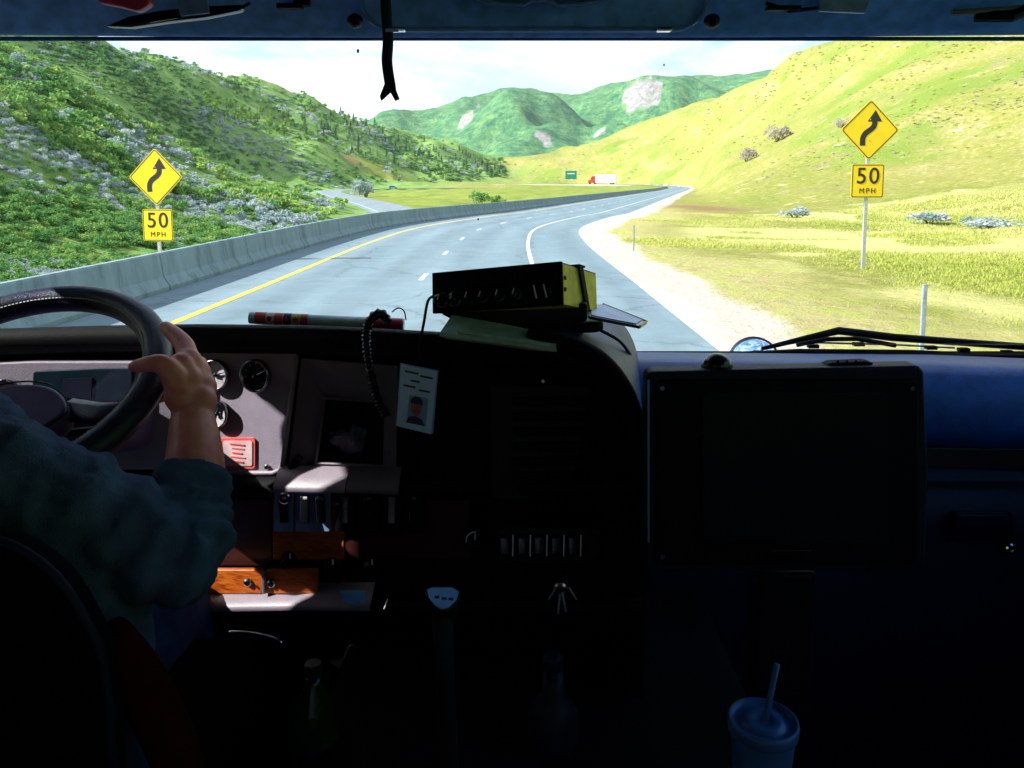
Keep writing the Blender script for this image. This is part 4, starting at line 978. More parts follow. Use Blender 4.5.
# ------------------------------------------------------------------ dashboard
dash = thing('dashboard', (-.2, 1.7, ZF), 'black wrap-around dashboard with gauge panel and orange wood trim behind the wheel', 'dashboard')
cols = [(-330, 1.53, 332), (-140, 1.52, 330), (0, 1.53, 328), (100, 1.53, 325), (196, 1.52, 323.5), (300, 1.462, 324.5), (345, 1.437, 326), (400, 1.405, 329), (470, 1.36, 333), (530, 1.31, 337), (565, 1.28, 344), (590, 1.26, 354), (608, 1.245, 368), (624, 1.23, 390), (634, 1.225, 416), (640, 1.22, 450), (642, 1.22, 480)]
def dash_col(px, D, yt):
    q = lambda y, d: I(px, max(y, yt + (y - 322) * .02), d)
    top = I(px, yt, D - .03); back = Vector((top.x * 1.15, 1.98 * K, top.z - .14))
    return [back, I(px, yt + 0.0, D + .10) + Vector((0, 0, -.004)), I(px, yt + .5, D - .03), q(yt + 4, D - .055), q(yt + 14, D - .06), q(yt + 26, D - .05), q(yt + 30, D - .02), q(yt + 31, D), q(400, D), q(474, D - .01), q(477, D - .035), q(486, D - .06), q(496, D - .055), q(499, D - .02), q(505, D), q(596, D - .03), q(598, D - .075), q(606, D - .10), q(616, D - .09), q(622, D - .06), q(700, D), q(900, D + .1), q(1200, D + .2)]
rowsT = list(zip(*[dash_col(*c) for c in cols]))
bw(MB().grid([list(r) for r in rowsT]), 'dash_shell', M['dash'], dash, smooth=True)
# right closing cheek of the wrap, padded edge
edge = [c for c in cols if c[0] >= 530]
rows = []
e0 = catmull([I(x, y - 1, D - .045) for x, D, y in edge] + [I(642, 540, 1.23), I(638, 620, 1.25), I(632, 800, 1.3)], 3)
bw(MB().tube(e0, .016, 10), 'edge_roll', M['dash'], dash, smooth=True)
rows = [e0, [Vector((p.x + .10, 1.72 * K + .0, p.z - .02)) for p in e0]]
bw(MB().grid(rows), 'cheek', M['bluepad'], dash, smooth=True)
# gauge panel
def plate(outline, d, thick, name, m, par, bev=.003): return bw(px_plate(outline, d, thick), name, m, par, bevel=bev)
GP = 1.475
gp_out = [(196, 353), (297, 353), (284, 462), (281, 470), (274, 474), (196, 474)]
gp = bw(yaw_plate(gp_out, 0, .02), 'gauge_panel', M['greypanel'], dash, bevel=.003)
bw(MB().tube([I(x, y, GPD(x) - .003) for x, y in ((297, 356), (283, 462), (280, 470), (273, 473), (196, 473))], .0055, 8), 'trim', M['greytrim'], gp, smooth=True)
GN = Vector((-.268, -.963, 0))
def gauge(cx, cy, r, d, ang, face='dialface'):
    d = GPD(cx) - .003; c = I(cx, cy, d); R = r * d * K / FPX
    gd = bw(MB().lathe(c + GN * -.004, GN, [(R, 0), (R, .006), (R * .97, .006)], 28), 'gauge', M[face], dash)
    bw(MB().lathe(c, GN, [(R * .98, 0), (R * 1.1, 0), (R * 1.1, .012), (R * .98, .014), (R * .94, .003)], 30, False, False), 'bezel', M['darkchrome'], gd, smooth=True)
    u = Vector((math.cos(ang) * .963, -.268 * math.cos(ang), math.sin(ang)))
    bw(MB().tube([c + GN * .006 - u * R * .25, c + GN * .006 + u * R * .8], [.0022, .0008], 6), 'needle', M['white' if face != 'dialwhite' else 'ink'], gd)
    bw(MB().sphere(c + GN * .005, R * .16, 8, 5), 'pin', M['black'], gd)
    mb = MB()
    for k in range(9):
        a = math.radians(225 - 270 * k / 8); v = Vector((math.cos(a) * .963, -.268 * math.cos(a), math.sin(a)))
        mb.tube([c + v * R * .72 + GN * .0035, c + v * R * .88 + GN * .0035], .0007, 4)
    bw(mb, 'scale_mark', M['white' if face != 'dialwhite' else 'ink'], gd)
gauge(217, 374, 14.5, GP - .004, .25, 'dialwhite'); gauge(257, 375, 15.5, GP - .004, .5); gauge(218, 413, 13, GP - .004, 1.2, 'dialwhite')
lb = bw(yaw_plate(rr_px(220, 438, 255, 469, 3), -.004, .004), 'warning_label', M['labelred'], gp, bevel=.0005)
bw(yaw_plate(rr_px(223, 441, 252, 466, 2), -.0055, .002), 'label_face', M['labelwhite'], lb)
mb = MB()
for k in range(5): mb.box(I(237 + (k % 2), 444.5 + k * 4.3, GPD(237) - .0065), (.036 - .006 * (k % 3), .001, .0028), Euler((0, 0, -.272)).to_matrix())
bw(mb, 'print', M['labelred'], lb)
bw(MB().lathe(I(267, 467, GPD(267) - .002), GN, [(.006, 0), (.006, .002), (.004, .004)], 14), 'screw', M['darkchrome'], gp)
# second panel with an open cubby
mb = MB(); a, b_ = [(302, 358), (398, 366), (396, 476), (288, 476)], [(325, 398), (386, 402), (384, 466), (316, 463)]
def quad_ring(o, i_, d): 
    vs = [I(x, y, dd) for (x, y), dd in zip(o, d)] + [I(x, y, dd) for (x, y), dd in zip(i_, d)]
    return MB().add(vs, [(k, (k + 1) % 4, 4 + (k + 1) % 4, 4 + k) for k in range(4)])
rp = bw(quad_ring(a, b_, (1.437, 1.382, 1.382, 1.442)), 'cubby_panel', M['shadetrim'], dash, solid=.006)  # shade is put into the panel colour
def depth_lerp(x): return np.interp(x, [290, 398], [1.443, 1.382])
mb = MB(); fr_ = [I(x, y, depth_lerp(x) - .004) for x, y in b_]; bk = [p + Vector((0, .10, 0)) for p in fr_]
mb.add(fr_ + bk, [(0, 1, 5, 4), (1, 2, 6, 5), (2, 3, 7, 6), (3, 0, 4, 7), (4, 5, 6, 7)])
cbx = bw(mb, 'cubby', M['dash'], rp)
bw(MB().tube(fr_, .004, 6, closed=True), 'cubby_rim', M['shadetrim'], rp)
sl = [(278 + 16 * 0, 0)]
oc, ou = I(294.5, 463.5, 1.428), (I(302, 453, 1.428) - I(287, 474, 1.428)).normalized(); ov = Vector((0, -1, 0)).cross(ou)
mb = MB(); o = []
for k in range(20):
    a = 2 * PI * k / 20; e = .009 if math.cos(a) > 0 else -.009
    o.append(oc + ou * (e + .0095 * math.cos(a)) + ov * .0095 * math.sin(a))
bw(mb.prism(o, (0, .012, 0)), 'key_slot', M['blackgloss'], rp, bevel=.002)
# plastic bag in the cubby
bg_ = thing('plastic_bag', I(350, 460, 1.44), 'crumpled clear plastic bag stuffed into the dashboard cubby', 'plastic bag')
rows = []
for u in np.linspace(0, 1, 15):
    row = []
    for v in np.linspace(0, 1, 15):
        x = 322 + 56 * v; y = 462 - 52 * u; dd = depth_lerp(x) + .045 - .05 * math.sin(PI * v) * math.sin(PI * min(u * 1.2, 1))
        n_ = mnoise.noise(Vector((u * 4.2, v * 4.7, 1.3))) * .018 + abs(mnoise.noise(Vector((u * 9, v * 8, 4)))) * .012
        row.append(I(x, y, dd + n_))
    rows.append(row)
bw(MB().grid(rows), 'film', M['bag'], bg_, solid=.0008)
# ledge under the panels: pale trim, shade painted on its right piece
for pts_l, mt_l in ((((276, 476, 1.42), (300, 476, 1.405), (324, 476.5, 1.392), (347, 477, 1.379)), 'greytrim'), (((348, 477, 1.378), (370, 477.3, 1.367), (400, 478, 1.35)), 'shadetrim')):
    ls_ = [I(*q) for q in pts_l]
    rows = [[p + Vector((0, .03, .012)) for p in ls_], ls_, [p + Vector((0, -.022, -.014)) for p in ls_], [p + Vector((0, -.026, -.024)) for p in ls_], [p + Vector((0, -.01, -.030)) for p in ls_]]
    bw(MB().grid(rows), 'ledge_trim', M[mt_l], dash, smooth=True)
# wood fascia with rocker switches
WD = lambda x: np.interp(x, [180, 300, 400, 640], [1.485, 1.425, 1.37, 1.20])
def wplate(x0, y0, x1, y1, off, th, nm, m, par, bev=.002, r=2):
    mb = MB(); o = [I(x, y, WD(x) + off) for x, y in rr_px(x0, y0, x1, y1, r, 3)]; return bw(mb.prism(o, (0, th, 0)), nm, m, par, bevel=bev)
f1 = wplate(186, 500, 272, 566, -.012, .012, 'wood_fascia', M['wooddark_shade'], dash)  # arm and column shadow painted as darker wood
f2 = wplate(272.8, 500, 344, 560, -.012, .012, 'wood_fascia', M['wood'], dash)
f3 = wplate(344.8, 500, 470, 560, -.010, .010, 'wood_fascia', M['wooddark_shade'], dash)
for k, x in enumerate((284, 305, 321, 345, 369, 392, 414)):
    bz = wplate(x - 10, 487, x + 9, 532, -.028, .012, 'switch_bezel', M['steelblue'] if k < 3 else M['black'], dash, .002)
    t_ = bw(MB().box(I(x, 509, WD(x) - .034), (.018, .018, .056), Euler((math.radians(-10 if k % 2 else 8), 0, 0)).to_matrix()), 'rocker_switch', M['blackgloss'], dash, bevel=.003)
    bw(MB().box(I(x, 498, WD(x) - .043), (.008, .003, .004)), 'indicator', M['white'] if k in (0, 1) else M['darkchrome'], t_)
bw(MB().lathe(I(285, 497, WD(285) - .04), (0, -1, 0), [(.013, 0), (.013, .006), (.010, .008), (.009, .002)], 18), 'round_socket', M['darkchrome'], dash)
# lower wood panel: two little doors with round locks and a pale divider
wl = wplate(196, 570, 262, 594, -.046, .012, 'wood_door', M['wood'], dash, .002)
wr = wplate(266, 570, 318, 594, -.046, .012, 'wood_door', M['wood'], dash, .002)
for x, y, par in ((248, 582, wl), (271.5, 583, wr)):
    bw(MB().lathe(I(x, y, WD(x) - .047), (0, -1, 0), [(.0085, 0), (.0085, .004), (.006, .006)], 16), 'lock', M['darkchrome'], par)
    bw(MB().lathe(I(x, y, WD(x) - .0535), (0, -1, 0), [(.003, 0), (.003, .003)], 10), 'key_hole', M['black'], par)
bw(MB().box(I(263.8, 582, WD(263) - .05), (.006, .012, .046)), 'divider', M['greytrim'], dash, bevel=.001)
ls_ = [I(x, y, d) for x, y, d in ((205, 599, 1.415), (240, 598, 1.40), (290, 597, 1.38), (330, 597, 1.35), (372, 597, 1.32))]
rows = [[p + Vector((0, .04, .010)) for p in ls_], ls_, [p + Vector((0, -.018, -.006)) for p in ls_], [p + Vector((0, -.024, -.016)) for p in ls_], [p + Vector((0, -.01, -.022)) for p in ls_]]
bw(MB().grid(rows), 'lower_ledge', M['greytrim'], dash, smooth=True)
# dial knobs
for x, y, rr_, m in ((290, 560, .016, 'black'), (333, 566, .016, 'black'), (372, 566, .016, 'black'), (475, 541, .016, 'black')):
    kb = bw(MB().lathe(I(x, y, WD(x) - .012), (0, -1, 0), [(rr_ * 1.25, 0), (rr_ * 1.2, .004), (rr_, .006), (rr_ * .9, .024), (rr_ * .8, .027)], 22), 'dial_knob', M[m], dash)
    bw(MB().box(I(x, y - 4, WD(x) - .037), (.003, .003, .011)), 'pointer', M['white'], kb)
bw(MB().tube([I(475 + 9 * math.cos(a), 541 - 9 * math.sin(a), WD(475) - .045) for a in np.linspace(1.4, 3.3, 9)], .0011, 5), 'knob_highlight', M['white'], dash)  # white arc painted as the knob's highlight
# blue-lit push plate and small lever
bw(px_plate([(339, 592), (366, 592), (364, 604), (358, 607), (344, 603)], 1.30, .008), 'push_plate', M['knobblue'], dash, bevel=.002)
bw(MB().tube([I(388, 599, 1.28), I(386, 606, 1.27), I(385, 610, 1.265)], [.001, .003, .004], 8), 'small_lever', M['chrome'], dash)
# right console: row of rockers, edge highlights painted white
bw(px_plate(rr_px(500, 528, 600, 562, 4), 1.205, .01), 'switch_panel', M['black'], dash, bevel=.002)
for k, x in enumerate((503, 520.5, 537, 554, 571)):
    s_ = bw(MB().box(I(x + 1.5, 545, 1.20), (.017, .014, .032), Euler((math.radians(-8), 0, 0)).to_matrix()), 'rocker_switch', M['blackgloss'], dash, bevel=.003)
    bw(MB().tube([I(x + 10, 535, 1.195), I(x + 9.5, 556, 1.195)], .0012, 5), 'edge_highlight', M['white'], s_)
bw(px_plate(rr_px(490, 385, 600, 500, 8), 1.262, .008), 'console_panel', M['black'], dash, bevel=.003)
for k in range(6): 
    bw(px_plate(rr_px(512, 398 + k * 15, 592, 407 + k * 15, 3), 1.256 , .008), 'vent_slat', M['dash'], dash, bevel=.002)
for x, y in ((543, 381), (605, 493)): bw(MB().lathe(I(x, y, 1.25), (0, -1, 0), [(.003, 0), (.003, .002)], 10), 'screw', M['darkchrome'], dash)
# curved chrome grab bar low on the left
gb = thing('grab_handle', I(260, 640, 1.30), 'thin curved chrome handle catching light under the dashboard', 'handle')
bw(MB().tube(catmull([I(228, 632, 1.31), I(250, 633, 1.30), I(270, 637, 1.29), I(281, 642, 1.285), I(283, 650, 1.29)], 5), .003, 8), 'bar', M['chrome'], gb, smooth=True)
# passenger side dash
pd = thing('passenger_dashboard', (.9, 1.8, ZF), 'blue padded passenger dashboard with glove box right of the big black case', 'dashboard')
rows = []
for dy, y, d in ((-6, 0, 2.0), (0, 0, 1.80), (1.5, 0, 1.72), (5, 0, 1.67), (14, 0, 1.635), (40, 0, 1.60), (68, 0, 1.60), (80, 0, 1.615), (86, 0, 1.65), (107, 0, 1.655), (110, 0, 1.615), (170, 0, 1.60), (320, 0, 1.56), (520, 0, 1.62), (820, 0, 1.75)):
    row = []
    for px in np.linspace(560, 1300, 19):
        yt = np.interp(px, [560, 620, 930, 1024, 1300], [354, 357, 360, 364, 372])
        p = I(px, yt + dy, d)
        if d == 2.0: q = I(px, yt, 1.80); p = Vector((q.x * 1.1, 1.98 * K, q.z - .03))
        row.append(p)
    rows.append(row)
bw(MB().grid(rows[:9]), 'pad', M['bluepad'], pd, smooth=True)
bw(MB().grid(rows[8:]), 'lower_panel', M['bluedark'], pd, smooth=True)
bw(MB().prism([I(x, y, 1.645) for x, y in ((600, 444), (1300, 452), (1300, 472), (600, 464))], (0, .02, 0)), 'wood_strip', M['wooddark_shade'], pd, bevel=.003)
gl_ = bw(frame_mb(rr_px(900, 482, 1120, 640, 8), rr_px(904, 486, 1116, 636, 6), lambda x, y: I(x, y, 1.595 - (y - 560) * .0001), (0, .006, 0)), 'glove_box_seam', M['black'], pd)
bw(px_plate(rr_px(952, 512, 1014, 540, 4), 1.585, .012), 'latch_recess', M['black'], gl_, bevel=.003)
bw(px_plate(rr_px(956, 515, 1010, 528, 3), 1.575, .012), 'latch', M['bluedark'], gl_, bevel=.003)
bw(MB().lathe(I(1010, 548.5, 1.585), (0, -1, 0), [(.0145, 0), (.0145, .006), (.011, .009), (.004, .009), (.004, .006)], 18), 'lock', M['chrome'], gl_)

# ------------------------------------------------------------------ big black case
cs = thing('equipment_case', I(786, 570, 1.16), 'big black plastic equipment case standing before the passenger dashboard', 'equipment case')
co_ = [(650, 372), (920, 366), (925, 372), (929, 470), (926, 565), (918, 571), (652, 573), (646, 567), (645, 470), (647, 378)]
d0 = 1.14
bd = bw(px_plate(co_, d0, .045), 'body', M['bluedark'], cs, bevel=.010, seg=3)
bw(px_plate(rr_px(655, 380, 919, 566, 8), d0 - .006, .02), 'front_panel', M['dash'], cs, bevel=.004)
bw(px_plate(rr_px(702, 392, 888, 545, 5), d0 - .010, .02), 'inset_panel', M['black'], cs, bevel=.003)
bw(px_plate(rr_px(770, 550, 812, 558, 3), d0 - .012, .02), 'latch', M['blackgloss'], cs, bevel=.002)
for x in (662, 912):
    for y in (388, 556): bw(MB().lathe(I(x, y, d0 - .006), (0, -1, 0), [(.004, 0), (.004, .003)], 10), 'screw', M['darkchrome'], cs)
mb = MB()
bw(MB().tube([I(648.5, 380 + k * 6 + 0, d0 - .003) + Vector((0, 0, 0)) for k in range(28)], .0018, 6), 'case_highlight', M['steelblue'], cs)  # thin blue line painted as the highlight on the case edge
cb0 = I(786, 571, d0 + .02)
bw(MB().box((cb0.x, cb0.y + .02, (cb0.z + ZF) / 2), (.10, .06, cb0.z - ZF)), 'floor_bracket', M['black'], cs, bevel=.006)
bw(MB().box((cb0.x, (cb0.y + 1.6 * K) / 2, cb0.z + .10), (.12, 1.6 * K - cb0.y, .05)), 'dash_bracket', M['black'], cs, bevel=.006)
# little dome (compass) standing on the case
dm_ = thing('dome_compass', I(717, 368, 1.2), 'small black dome compass on the left end of the black case', 'compass')
bs = I(717, 369, 1.165)
bw(MB().lathe(bs, (0, 0, 1), [(.026, 0), (.026, .006), (.0245, .008)], 24), 'base', M['black'], dm_)
bw(MB().sphere(bs + Vector((0, 0, .007)), (.0235, .0235, .020), 18, 10), 'dome', M['blackgloss'], dm_, smooth=True)
r_ = thing('rubber_clip', I(852, 366, 1.165), 'flat black ridged rubber clip lying on the right end of the case', 'clip')
mb = MB(); bw(MB().prism([I(x, y, 1.155) for x, y in ((824, 366.5), (832, 363), (866, 361.5), (874, 363), (870, 367.5))], (0, .025, 0)), 'pad', M['rubber'], r_, bevel=.002)
for k in range(3): bw(MB().tube([I(838 + k * 9, 361.4, 1.153), I(838 + k * 9, 361.4, 1.175)], .0022, 6), 'ridge', M['rubber'], r_)

# ------------------------------------------------------------------ outside: convex fender mirror and wiper
fm = thing('fender_mirror', P(756, 363, 3.1), 'round convex chrome fender mirror glinting just beyond the dashboard', 'mirror')
c = P(754, 362, 3.1); Rm = 24.5 * 3.1 / FPX; ax = Vector((-.12, -1, .10)).normalized()
bw(MB().lathe(c, ax, [(Rm * 1.0, -.03), (Rm * 1.06, -.01), (Rm * 1.06, .004), (Rm * .98, .006)], 32, True, False), 'housing', M['bluedark'], fm, smooth=True)
pr = [(Rm * .99 * math.cos(t), .004 + Rm * .75 * math.sin(t)) for t in np.linspace(0, PI / 2 - .02, 10)]
bw(MB().lathe(c, ax, pr, 36, False, True), 'mirror_glass', M['mirrorblue'], fm, smooth=True)
bw(MB().tube([c + Vector((0, .03, 0)), c + Vector((.0, .05, -.28)), c + Vector((0.02, .06, -.75))], .014, 8), 'stalk', M['black'], fm)
wp = thing('windshield_wiper', on_glass(900, 360) + Vector((0, .05, 0)), 'black windshield wiper parked along the bottom right of the glass', 'wiper')
def og(px, py, o=.03): return on_glass(px, py) + Vector((0, o, o * .5))
bw(MB().tube([og(735, 358, .012), og(800, 354.5, .012), (og(912, 355.5, .012)), og(1090, 363, .012)], .009, 8), 'blade', M['rubber'], wp)
ar = bw(MB().tube([og(765, 357, .035), og(806, 350, .045), og(846, 343.5, .055), og(900, 349, .05), og(985, 354, .045), og(1100, 361, .04)], [.006, .009, .012, .012, .011, .011], 8, flat=.7), 'arm', M['black'], wp)
bw(MB().tube([og(800, 352, .03), og(830, 347.5, .035), og(862, 347, .035), og(900, 352.5, .03)], .007, 8), 'bow', M['black'], wp)
for x, y in ((816, 352), (862, 350), (935, 353.5), (968, 355.5), (1012, 358)): bw(MB().box(og(x, y, .025), (.03, .02, .010)), 'claw', M['black'], wp)
bw(MB().tube([og(808, 350, .033), og(905, 352.8, .033), og(960, 355, .03)], .003, 6), 'link', M['steelblue'], wp)

# ------------------------------------------------------------------ CB radio on its stand
st = thing('radio_stand', I(560, 345, 1.33), 'black pedestal stand holding the two-way radio above the dashboard', 'stand')
bw(MB().prism([I(x, y, d) for x, y, d in ((440, 314, 1.33), (588, 303, 1.30), (588, 321, 1.30), (560, 334, 1.30), (452, 320, 1.33))], (0, .13, 0)), 'cradle', M['black'], st, bevel=.006)
bw(MB().tube([I(572, 320, 1.37), I(574, 345, 1.37), I(576, 372, 1.37)], [.020, .022, .030], 16), 'pedestal', M['black'], st, smooth=True)
bw(MB().lathe(I(586, 330, 1.36), (0, 0, 1), [(.030, 0), (.034, .004), (.034, .014), (.030, .018)], 24), 'swivel', M['black'], st, smooth=True)
rd = thing('two_way_radio', I(500, 310, 1.3), 'black two-way radio with knob row and yellow side on the dash stand', 'radio')
A0 = I(433, 273.5, 1.345); A1 = I(560, 262, 1.25); B0 = I(436, 312.5, 1.327); B1 = I(563.5, 304, 1.232)
eu = (A1 - A0).normalized(); ev = (B0 - A0); ev = (ev - eu * ev.dot(eu)).normalized(); ew = ev.cross(eu).normalized()   # depth
if ew.y < 0: ew = -ew
W_ = (A1 - A0).length; H_ = (B0 - A0).length; DP = .185
def RP(u, v, w=0.0): return A0 + eu * (u * W_) + ev * (v * H_) + ew * w
bw(MB().prism([RP(0, 0, .006), RP(1, 0, .006), RP(1, 1, .006), RP(0, 1, .006)], ew * DP), 'case', M['radioyellow'], rd, bevel=.002)
bw(MB().prism([RP(.0, -.01, .004), RP(1.0, -.01, .004), RP(1.0, 0, .004), RP(.0, 0, .004)], ew * DP), 'lid', M['black'], rd)
fp = bw(MB().prism([RP(-.01, -.02), RP(1.01, -.02), RP(1.01, 1.02), RP(-.01, 1.02)], ew * .008), 'front_panel', M['dash'], rd, bevel=.002)
bw(MB().prism([RP(.07, .14, -.001), RP(.24, .14, -.001), RP(.24, .44, -.001), RP(.07, .44, -.001)], ew * .004), 'display', M['lcd'], fp)
for k in range(5):
    u0 = .32 + k * .085; bw(MB().prism([RP(u0, .16, -.003), RP(u0 + .06, .16, -.003), RP(u0 + .06, .40, -.003), RP(u0, .40, -.003)], ew * .006), 'button', M['blackgloss'], fp, bevel=.001)
for k, (u, r1) in enumerate(((.075, .0115), (.18, .0115), (.30, .0085), (.41, .0085), (.54, .0085), (.67, .0085))):
    kb = bw(MB().lathe(RP(u, .70), -ew, [(r1 * 1.1, 0), (r1, .004), (r1 * .85, .016), (r1 * .7, .018)], 18), 'knob', M['blackgloss'], fp, smooth=False)
    bw(MB().lathe(RP(u, .70), -ew, [(r1 * 1.15, 0), (r1 * 1.3, .0), (r1 * 1.3, .002), (r1 * 1.15, .002)], 20), 'ring', M['darkchrome'], kb)
    bw(MB().tube([RP(u, .70, -.0185), RP(u + .012, .56, -.0185)], .0012, 5), 'pointer', M['white'], kb)
for u in (.80, .875): bw(MB().tube([RP(u, .50, -.001), RP(u + .02, .82, -.001)], .0016, 5), 'slot', M['white'], fp)  # white stands for the highlights on the slots
bw(MB().sphere(RP(.93, .68, -.001), .0022, 8, 5), 'socket', M['chrome'], fp)
for v in (.35, .62): bw(MB().lathe(RP(1, v, .02), eu, [(.004, 0), (.004, .002)], 12), 'side_screw', M['black'], rd)
bw(MB().prism([RP(1.004, -.02, .085), RP(1.004, -.02, .105), RP(1.004, 1.0, .135), RP(1.004, 1.0, .115)], eu * .004), 'strap', M['rubber'], rd)
bw(MB().prism([RP(.95, -.03, .085), RP(1.02, -.03, .085), RP(1.02, -.03, .115), RP(.95, -.03, .115)], ev * -.004), 'strap_buckle', M['rubber'], rd)
# phone lying on a small plate right of the radio
ph = thing('phone', I(615, 315, 1.33), 'dark glossy phone lying flat beside the yellow side of the radio', 'phone')
q = [I(588, 304, 1.40), I(603, 304, 1.44), I(647, 321.5, 1.36), I(640, 326, 1.30), I(588, 316, 1.31)]
bw(MB().prism(q, (0, 0, -.006)), 'body', M['blackgloss'], ph, bevel=.002)
c = sum(q, Vector()) / 5
bw(MB().prism([c + (p - c) * .86 + Vector((0, 0, .0006)) for p in q], (0, 0, .001)), 'screen', M['steelblue'], ph)
bw(MB().tube([q[1], q[2], q[3]], .0022, 6), 'rim', M['radioyellow'], ph)
cb_ = thing('cable', I(600, 346, 1.4), 'thin black cable looping from the radio pedestal down onto the dash', 'cable')
bw(MB().tube(catmull([I(585, 345, 1.38), I(600, 346, 1.40), I(608, 352, 1.42), I(615, 366, 1.45), I(622, 380, 1.5)], 5), .0034, 6), 'wire', M['rubber'], cb_)
cb_ = thing('cable', I(618, 342, 1.42), 'thin black cable arching below the phone to the windshield base', 'cable')
bw(MB().tube(catmull([I(600, 330, 1.36), I(618, 340, 1.40), I(627, 350, 1.46), I(632, 358, 1.6)], 5), .0034, 6), 'wire', M['rubber'], cb_)
# folded paper tray at the dash edge
pt = thing('paper_folder', I(500, 333, 1.27), 'pale green folded paper pad on the dash edge under the radio', 'paper folder')
rows = [[I(x, y, d) for x, y, d in r] for r in (((452, 315.5, 1.31), (505, 325, 1.29), (556, 335, 1.265)), ((440, 333, 1.265), (500, 340, 1.245), (556, 348, 1.23)), ((440, 336, 1.262), (500, 343, 1.242), (557, 351, 1.228)), ((446, 338, 1.28), (500, 345, 1.26), (555, 353, 1.245)))]
bw(MB().grid(rows), 'sheet', M['paper'], pt, solid=.003)
bw(MB().tube([I(458, 331, 1.262), I(505, 338.5, 1.24), I(556, 346, 1.225)], .004, 6), 'fold', M['paper'], pt)
# coiled microphone cord and mic
mc = thing('microphone_cord', I(374, 318, 1.33), 'coiled black microphone cord hanging over the dash front', 'cord')
mb = MB(); path_ = catmull([I(388, 322, 1.335), I(382, 314, 1.33), I(374, 316, 1.32), I(367, 328, 1.315), I(367, 350, 1.32), I(371, 375, 1.335), I(377, 398, 1.35), I(386, 416, 1.36)], 26)
h = []
for k, p in enumerate(path_):
    t = (path_[min(k + 1, len(path_) - 1)] - path_[max(k - 1, 0)]).normalized(); u = t.cross(Vector((0, 1, 0))).normalized(); v = t.cross(u); a = k * 1.45
    h.append(p + (u * math.cos(a) + v * math.sin(a)) * .0078)
bw(MB().tube(h, .0026, 6), 'coil', M['blackgloss'], mc, smooth=True)
bw(MB().tube(path_, .0055, 8), 'core', M['rubber'], mc)
bw(MB().tube(catmull([I(434, 296, 1.27), I(428, 301, 1.26), I(424, 322, 1.25), I(420, 345, 1.26), I(421, 366, 1.27)], 6), .0026, 6), 'lead', M['rubber'], mc)
# rolled pack in pale blue wrap on the dash top
rl = thing('rolled_pack', I(330, 318, 1.56), 'long pale blue roll with red and yellow print lying on the dash top', 'roll')
e0_, e1_ = I(250, 319, 1.56), I(404, 326, 1.56); dv = (e1_ - e0_); L_ = dv.length; dv.normalize(); R0 = .0135
e0_ = e0_ + Vector((0, 0, .003)); e1_ = e1_ + Vector((0, 0, .003))
bw(MB().tube([e0_, e0_ + dv * L_], R0, 20), 'wrap', M['tubeblue'], rl, smooth=False)
for a, b_, m in ((.04, .11, 'labelred'), (.115, .16, 'white'), (.165, .22, 'labelred'), (.225, .275, 'ink'), (.28, .33, 'yellow2'), (.335, .38, 'labelred'), (.80, .99, 'redplastic')):
    bw(MB().tube([e0_ + dv * L_ * a, e0_ + dv * L_ * b_], R0 + .0006, 20), 'printed_band', M[m], rl)
for a in (.135, .245, .305): bw(MB().sphere(e0_ + dv * L_ * a + Vector((0, -R0, .002)), (.006, .0015, .006), 10, 6), 'print_dot', M['redplastic'], rl)
bw(MB().tube(catmull([I(392, 312, 1.5), I(398, 308, 1.5), I(404, 311, 1.5), I(406, 320, 1.5)], 5), .0015, 6), 'wire_loop', M['rubber'], rl)
# hanging identity badge
ib = thing('identity_badge', I(416, 366, 1.255), 'pale blue plastic identity badge with portrait photo hanging from the dash', 'badge')
bq = [I(401, 365, 1.262), I(437, 372, 1.25), I(431, 434.5, 1.245), I(396, 426, 1.257)]
bo, bx, by = bq[0], bq[1] - bq[0], bq[3] - bq[0]
BP = lambda u, v, y=0.0: bo + bx * u + by * v + Vector((0, y, 0))
bw(MB().prism(bq, (0, .003, 0)), 'card', M['cardwhite'], ib, bevel=.001)
bw(MB().prism([BP(-.03, -.015, .004), BP(1.03, -.015, .004), BP(1.03, 1.015, .004), BP(-.03, 1.015, .004)], (0, .002, 0)), 'sleeve', M['steelblue'], ib)
bw(MB().prism([BP(.30, .45, -.001), BP(.82, .45, -.001), BP(.82, .90, -.001), BP(.30, .90, -.001)], (0, .001, 0)), 'portrait', M['steelblue'], ib)
hd = [BP(.52 + .155 * math.cos(a), .62 + .145 * math.sin(a), -.002) for a in np.linspace(0, 2 * PI, 18, endpoint=False)]
bw(MB().prism(hd, (0, .001, 0)), 'portrait_face', M['portrait'], ib)
bw(MB().prism([BP(.52 + .18 * math.cos(a), .57 + .12 * math.sin(a), -.0026) for a in np.linspace(PI, 2 * PI, 12)], (0, .0006, 0)), 'portrait_hair', M['ink'], ib)
bw(MB().prism([BP(.26, .90, -.0026), BP(.34, .80, -.0026), BP(.52, .77, -.0026), BP(.70, .80, -.0026), BP(.80, .90, -.0026)], (0, .001, 0)), 'portrait_shoulders', M['ink'], ib)
mb = MB()
for u0, u1, v in ((.12, .5, .07), (.55, .9, .10), (.30, .55, .20), (.12, .45, .30), (.55, .85, .33)): mb.prism([BP(u0, v, -.001), BP(u1, v, -.001), BP(u1, v + .03, -.001), BP(u0, v + .03, -.001)], (0, .0008, 0))
bw(mb, 'print', M['ink'], ib)
bw(MB().tube([BP(0, .5, -.003), BP(-.0, .98, -.003)], .0014, 5), 'bright_edge', M['chrome'], ib)

